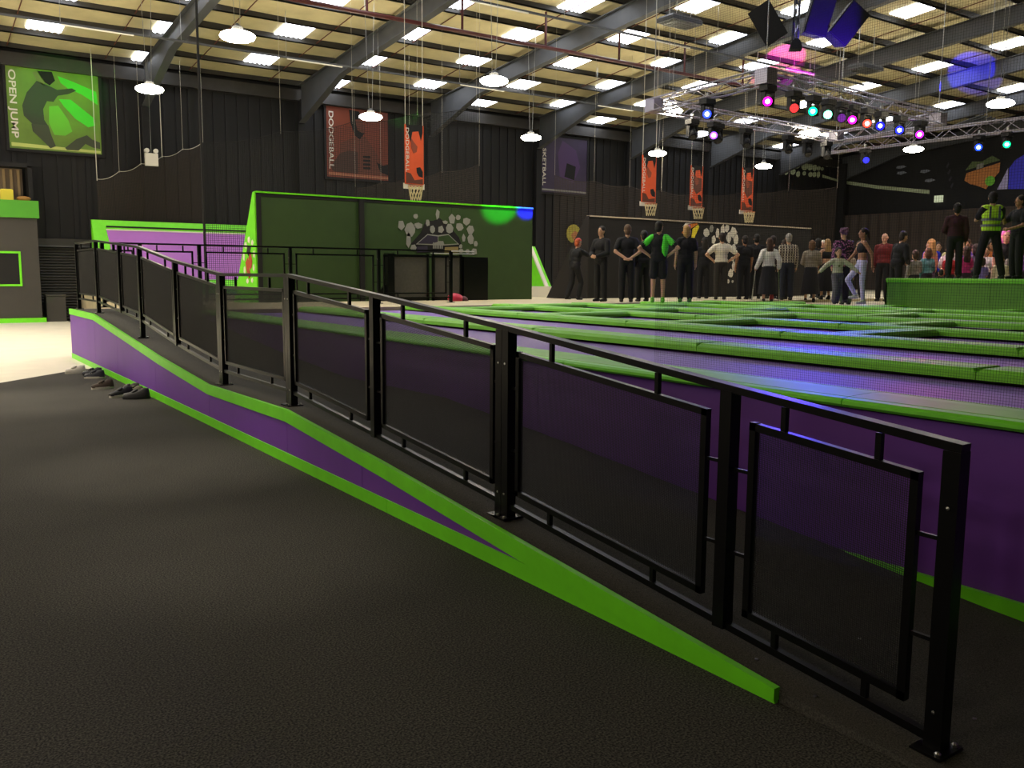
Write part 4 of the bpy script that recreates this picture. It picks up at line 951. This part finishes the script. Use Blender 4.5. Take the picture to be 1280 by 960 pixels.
    if bottom == 'skirt':
        for hip,k,a in Lg: c.cap(P(hip),.08*s,P(k),.06*s)
    bo2 = part({'trousers':'trousers','leggings':'leggings','shorts':'shorts','skirt':'skirt'}[bottom], c, bm, t, True, local=True); remesh_later(bo2, .016)
    sm = mat('shoe_'+shoes,shoes,.6)
    for hip,k,a in Lg:
        av = Vector(a)*s; c = MB(); c.cap(av+Vector((0,-.035,-.042))*s,.042*s,av+Vector((0,.13,-.052))*s,.034*s,10); c.cap(av+Vector((0,-.02,.01))*s,.044*s,av+Vector((0,.03,-.03))*s,.046*s)
        part('shoe', c, sm, t, True, local=True)
    # hair
    if hair != 'bald':
        c = MB(); c.ell(Hd((0,-.022,.034)),(.087*s*hs,.096*s*hs,.100*s*hs),HR,14,10)
        if hair in ('bob','long'): c.ell(Hd((0,-.045,-.045)),(.094*s*hs,.072*s*hs,.125*s*hs),HR,14,10)
        if hair == 'long': c.ell(Hd((0,-.075,-.17)),(.098*s*hs,.045*s*hs,.17*s*hs),HR,12,10)
        if hair == 'pony': c.cap(Hd((0,-.11,.05)),.035*s*hs,Hd((0,-.15,-.14)),.018*s*hs)
        if hair == 'short': c.ell(Hd((0,-.048,-.03)),(.080*s*hs,.066*s*hs,.092*s*hs),HR,12,8)
        if hair == 'curly':
            rr = random.Random(len(label))
            for q in range(16):
                a_ = rr.random()*6.28; u_ = rr.uniform(-.1,1); c.ell(Hd((.09*math.cos(a_)*math.sqrt(max(0,1-u_*u_*.7)),-.03+.085*math.sin(a_)*math.sqrt(max(0,1-u_*u_*.7)),.02+.09*u_)),(.036*s*hs,)*3,None,7,5)
        part('hair', c, mat('hair_'+hcol,hcol,.7,noise=.15,nscale=40), t, True, local=True)
    # face
    for q in (-1,1): part('eye', MB().ell(Hd((.031*q,.083,.012)),(.012*s*hs,.009*s*hs,.008*s*hs),HR,8,6), mat('eye_dark','16110e',.3), t, True, local=True)
    part('mouth', MB().ell(Hd((0,.086,-.062)),(.024*s*hs,.010*s*hs,.007*s*hs),HR,8,6), mat('lip','8f4b44',.5), t, True, local=True)
    if vest:
        c = MB(); c.ell(P((0,0,1.03)),(.195*s,.145*s,.14*s)); c.ell(P((0,0,1.16)),(.175*s,.132*s,.16*s)); c.ell(P((0,0,1.30)),((cw+.03)*s,.145*s,.165*s)); c.cap(P((-.14,0,1.43)),.078*s,P((.14,0,1.43)),.078*s)
        vo = part('vest', c, mat('hi_vis_yellow','ceff3c',.6), t, True, local=True); remesh_later(vo,.016)
        rf = mat('reflective_band','70787c',.35)
        for zz,rx,ry in ((1.08,.196,.146),(1.20,.19,.14)):
            bnd = MB(); n = 24
            for k in range(n):
                a,b_ = 2*math.pi*k/n, 2*math.pi*(k+1)/n; q = len(bnd.v)
                for aa,zq in ((a,-.022),(b_,-.022),(b_,.022),(a,.022)): bnd.v.append(tuple(P(((rx+.006)*math.cos(aa),(ry+.006)*math.sin(aa),zz+zq))))
                bnd.f.append((q,q+1,q+2,q+3))
            part('reflective_band', bnd, rf, t, True, local=True)
        for q in (-1,1): part('reflective_band', MB().bar(P((.09*q,-.151,1.2)),P((.09*q,-.135,1.46)),.04,.012,(0,1,0)), rf, t, local=True)
    if extra: extra(t,s,P,Hd,HR)
    return t
def hat(col,brim):
    def f(t,s,P,Hd,HR):
        part('hat', MB().ell(Hd((0,-.01,.065)),(.088*s,.098*s,.08*s),HR,12,8), mat('hat_'+col,col,.8), t, True, local=True)
        part('hat_band', MB().ell(Hd((0,-.005,.035)),(.094*s,.105*s,.026*s),HR,12,6), mat('hat_'+brim,brim,.9), t, True, local=True)
    return f
def back_panel(t,s,P,Hd,HR):
    nm = mat('neon_green_cloth','5cf03c',.8); e = ARMS['hips'][0]
    for q in (-1,1):
        c = MB(); sh = Vector((.15*q,-.01,1.405)); c.cap(P(sh),.078*s,P(Vector((.178*q,0,1.395)).lerp(Vector((e[0]*q,e[1],e[2])),.62)),.068*s); part('neon_sleeve', c, nm, t, True, local=True)
    c = MB(); c.ell(P((.12,-.03,1.22)),(.085*s,.11*s,.26*s)); part('neon_side_panel', c, nm, t, True, local=True)
def jumper_print(t,s,P,Hd,HR):
    part('print', MB().ell(P((0,.10,1.25)),(.05*s,.03*s,.06*s)), mat('print_olive','7d7f4a',.8), t, True, local=True)
def red_sock(t,s,P,Hd,HR):
    c = MB(); c.cap(P((.11,0,.36)),.062*s,P((.11,-.02,.12)),.058*s); part('leg_cast', c, mat('cast_red','9a2a2c',.7), t, True, local=True)
W = 55     # heading away from the camera, towards the far right
person('teenager in black with white rimmed hat reaching an arm toward the tall man', 14.0,17.3,0,1.52,.9,('down','reach'),'walk','131317','long','trousers','101014','short','b5562a','pink','101010',8,0,extra=hat('b0403a','d8cfc6'))
person('tall man all in black facing left beside the black wall, hands in front', 13.82,16.1,190,1.76,.9,('front','front'),'stand','131214','long','trousers','0f0f12','short','1b1714','light')
person('man seen from behind with hands clasped behind his back, black T-shirt', 14.05,15.45,W,1.78,1.0,('behind','behind'),'stand','141318','short','trousers','111015','short','5d4632','light')
person('dark figure half hidden between the clasped hands man and the neon sleeves man', 14.85,15.75,70,1.68,1.0,('down','down'),'stand','111113','long','trousers','0f0f11','short','15110f','tan')
person('staff member in black shorts with neon green sleeves, hands on hips', 13.75,14.1,42,1.76,1.0,('hips','hips'),'stand','131316','short','shorts','111114','short','1c1612','light','6fc23a',0,-25,extra=back_panel)
person('blonde bobbed person in black T-shirt and black trousers with arms hanging', 14.75,14.25,W,1.72,1.0,('down','down'),'stand','131217','short','trousers','101014','bob','c79a62','light','4f8a34')
person('dark clothed woman before the white mural, left of the white shirt man', 18.3,17.0,60,1.66,.9,('front','front'),'stand','17161c','long','trousers','121218','long','1d1713','tan')
person('man in a white shirt with hands on hips and dark trousers, seen from behind', 18.1,16.2,W,1.75,.9,('hips','hips'),'stand','e4dac4','short','trousers','2c2824','short','2a1d14','light')
person('man in black T-shirt standing right of the white shirt man', 18.95,16.15,66,1.7,.9,('down','down'),'stand','141319','short','trousers','15151c','short','211914','tan')
person('man in black standing close behind the woman with crutches', 19.55,16.25,50,1.76,.9,('down','down'),'stand','15141a','long','trousers','111116','short','1a1512','light')
wc = person('woman on crutches in a white cardigan with long brown hair', 18.55,15.0,W,1.66,.9,('crutch','crutch'),'stand','d9d5cf','long','skirt','16151b','long','4a3326','light','2a2020',0,0,extra=red_sock)
person('grey haired man in a plaid shirt and jeans, seen from behind', 19.5,15.15,52,1.74,.9,('down','down'),'stand','6a6560','long','trousers','1d2233','short','8f8a84','light',topmat=plaid('plaid_shirt','4a3e3a','cfc4b0','9a8f80',4.5))
person('dark haired man half hidden left of the plaid shirt man', 20.3,16.3,60,1.74,.9,('down','down'),'stand','1b1518','long','trousers','131217','short','241b17','light')
person('short dark haired woman close behind the plaid shirt man, to his left', 20.1,15.75,60,1.62,.9,('down','down'),'stand','2a2024','long','trousers','151318','bob','3b2c24','light')
person('woman in a beige top and dark skirt with brown bob', 20.3,15.0,35,1.65,.9,('front','front'),'stand','8a7f70','long','skirt','15141a','bob','6a4a30','light')
person('woman with long blonde hair and black sleeveless top', 21.1,15.1,60,1.64,.9,('down','down'),'stand','18161b','crop','skirt','141218','long','a88458','light')
person('woman in a floral purple shirt, hair lit violet, behind the running child', 18.0,12.45,62,1.7,1.0,('down','front'),'stand','4a2f52','long','trousers','121016','curly','6a4560','light',topmat=floral('floral_shirt','2c1a30','b06a9a',22))  # violet stage light put into the hair colour
person('small child in a white jumper with arms spread, running on the pads', 16.9,11.8,235,1.18,1.0,('out','out'),'walk','d6d2b4','long','trousers','6a6470','bob','2a1c1a','light','3a3034',0,0,True,vox=.011,extra=jumper_print)
person('dark haired child in a pale pink top behind the floral shirt woman', 19.8,13.55,60,1.40,.9,('down','down'),'stand','c7a99c','short','trousers','3c4a3e','short','1d1512','light','202020',0,0,True)
person('woman in white leggings and black crop top striding to the left', 17.7,11.75,142,1.66,1.0,('swing','swingf'),'step','17141a','crop','leggings','cfcbee','pony','2a1c18','tan','cfd6c0')
person('bald man in a red collared jacket standing far behind the podium', 23.5,14.9,190,1.95,.9,('down','down'),'stand','6b1c20','long','trousers','17161a','bald','000000','pink')
person('man in a black jacket leaning right behind the left end of the podium', 21.0,12.95,-20,1.86,.9,('front','front'),'stand','121116','long','trousers','0f0f13','short','2a1e1a','pink','131313',12)
person('dark maroon shirted man standing at the far edge of the podium', 20.6,11.25,40,1.74,PT,('front','down'),'stand','3a1420','long','trousers','141218','short','17120f','tan')
person('staff member in a yellow hi-vis vest on the podium, legs apart', 18.85,9.55,48,1.78,PT,('phone','phone'),'wide','17161b','short','trousers','101014','short','17110f','light',vest=True,turn=-20)
person('dark dressed man at the right edge of the picture on the podium', 19.9,9.5,150,1.76,PT,('front','phone'),'stand','111114','short','trousers','0f0f12','short','15100e','tan')
CROWD = [   # label, x, y, facing, height, top, bottoms, hair, hair colour, kid, skin
 ('child in a grey hooded top, leftmost just behind the podium',21.9,13.0,60,1.34,'8d8a86','2a2a33','short','4a3a30',True,'light'),
 ('child in a teal top next to the grey hooded child',22.85,13.2,60,1.42,'4f8a90','2c2a35','bob','5a3d2a',True,'light'),
 ('girl in a coral striped top with blonde hair behind the podium',23.75,13.65,80,1.68,'d98a76','5a4a60','long','b58a54',True,'pink'),
 ('person in a bright blue top standing in the crowd',25.3,14.5,235,1.75,'2a34d8','22222c','short','2a1f1a',False,'light'),
 ('child in a red jumper behind the podium',22.7,12.5,65,1.36,'a8232b','24222c','short','2c1f18',True,'tan'),
 ('girl in a magenta top behind the podium',23.0,12.25,60,1.44,'b8327e','30283a','long','3a281e',True,'light'),
 ('fair haired child facing forward in the crowd, white top',24.3,13.3,200,1.62,'d8d2d6','33303a','bob','c79a58',True,'pink'),
 ('brown haired child with white collar, middle of the crowd',23.1,12.75,200,1.5,'cfc9cc','33303a','short','5a3a26',True,'light'),
 ('man with brown hair standing above the children in the crowd',24.6,13.2,200,1.95,'4a3034','22222a','short','4b362a',False,'light'),
 ('violet shirted child left of the hi-vis vest',24.0,12.8,210,1.66,'5d46a6','2a2835','short','3c2b22',True,'light'),
 ('dark haired child directly left of the hi-vis vest',23.75,12.4,60,1.52,'6a5a78','2a2835','bob','2b1d17',True,'tan'),
 ('child in a lilac top seen between the legs of the hi-vis staff member',22.0,11.3,60,1.14,'8f84d8','33304a','short','3a2a22',True,'light'),
 ('child with a bright pink hood right of the hi-vis vest',23.8,11.65,215,1.86,'1d1a22','26242e','bob','e06ab8',True,'pink'),
 ('child in a cream top low in the crowd right of the hi-vis vest',22.3,11.0,200,1.2,'d8d0a8','3a3440','short','4c3628',True,'light'),
 ('blonde child in a grey top near the right edge of the picture',23.2,11.15,60,1.40,'9a938c','3a3640','long','b58e5c',True,'light'),
 ('small dark haired child low at the podium edge, in front of the red jumper',21.4,12.0,60,.86,'3a2a30','26242e','short','1c1412',True,'tan'),
 ('small dark haired child low at the podium edge, before the magenta top',21.7,11.7,60,.86,'4a3a58','26242e','bob','1e1512',True,'tan'),
 ('child in black with white collar at the right end of the crowd',24.6,11.9,200,1.5,'17161a','202028','short','2a1e18',True,'light'),
 ('man with white hair at the back of the crowd, far left',23.4,16.9,200,1.72,'2c2a2e','1c1c22','short','d8d2c8',False,'pink'),
 ('dark haired woman at the back between the beige top and the blonde woman',22.2,16.2,60,1.72,'1e1a1e','17161c','bob','1c1512',False,'light'),
 ('dark haired girl at the back, right of the blonde woman',22.6,15.4,200,1.6,'2c2430','1c1a22','short','1c1512',True,'light'),
 ('child in a navy top at the far back of the crowd beneath the emergency sign',26.5,15.0,220,1.7,'23284a','1c1a22','short','3a281e',True,'light'),
 ('girl in a pale yellow top far back in the crowd, right of the blue top',26.0,14.3,215,1.72,'d0c890','2a2830','long','7a5636',True,'pink'),
 ('woman in a black top with brown hair behind the red jumper child',25.6,13.6,215,1.8,'1a181c','1c1a22','bob','5a3c28',False,'light'),
 ('child in a white T-shirt just behind the magenta top girl',24.9,12.7,200,1.5,'dcd8dc','2a2a33','short','49321f',True,'light'),
 ('child in an orange top at the back, left of the hi-vis vest',26.2,13.2,215,1.72,'c06a30','2a2a33','short','2b1e17',True,'tan'),
 ('woman in a green cardigan far right at the back of the crowd',26.3,12.0,220,1.8,'3c5a44','1c1a22','long','2a1c16',False,'light'),
 ('child in a purple top near the back right of the crowd',25.5,11.9,215,1.55,'6a3c8c','26242e','bob','4a3222',True,'pink'),
 ('fair child in a sky blue top behind the rightmost man',24.2,11.0,200,1.55,'7fa8cc','2a2a33','short','a8824f',True,'pink'),
 ('woman in a plum top at the back, left of the bald man',24.2,16.2,210,1.7,'5a2f4a','1c1a22','long','2c1e18',False,'light'),
]
for l,x,y,f,h,tc,bc,hr,hc,kd,sk in CROWD:
    person(l,x,y,f,h,.9,('down','front') if len(l)%2 else ('down','down'),'stand',tc,'long' if len(l)%3 else 'short','trousers',bc,hr,hc,sk,'2a2a2e',0,0,kd,vox=.016)
# crutches held by the woman
for sgn,lab in ((-1,'left grey crutch held by the woman in the white cardigan'),(1,'right grey crutch held by the woman in the white cardigan')):
    a = R(W-90); c,s_ = math.cos(a),math.sin(a); q = lambda u,v,z: (18.55+u*c-v*s_, 15.0+u*s_+v*c, .9+z)
    t = thing('crutch', lab, 'crutch', q(sgn*.34,.16,0), 'crutches')
    part('shaft', MB().tube(q(sgn*.36,.17,.03),q(sgn*.30,.13,.86),.014,8), M_STEEL, t); part('grip', MB().tube(q(sgn*.30,.10,.86),q(sgn*.30,.22,.87),.017,8), M_DARK, t)
    part('upper_tube', MB().tube(q(sgn*.30,.13,.86),q(sgn*.27,-.02,1.1),.012,8), M_STEEL, t); part('cuff', MB().tube(q(sgn*.27,-.03,1.09),q(sgn*.265,-.05,1.13),.06,10), M_GSTEEL, t)
    part('rubber_tip', MB().lathe([(.022,0),(.02,.05)],q(sgn*.36,.17,0),8), M_DARK, t)
# evaluate the fused surfaces and the lettering once, then keep plain meshes
for o,v in REMESH:
    md = o.modifiers.new('fuse','REMESH'); md.mode = 'VOXEL'; md.voxel_size = v; md.use_smooth_shade = True
texts = [o for o in bpy.data.objects if o.type == 'FONT']
dg = bpy.context.evaluated_depsgraph_get()
for o,v in REMESH:
    mt = o.data.materials[0]; me = bpy.data.meshes.new_from_object(o.evaluated_get(dg)); me.name = o.name
    if not me.materials: me.materials.append(mt)
    o.modifiers.clear(); o.data = me; me.shade_smooth()
for o in texts:
    me = bpy.data.meshes.new_from_object(o.evaluated_get(dg)); n = bpy.data.objects.new('lettering', me); COL.objects.link(n)
    n.parent = o.parent; n.matrix_local = o.matrix_local.copy(); bpy.data.objects.remove(o)
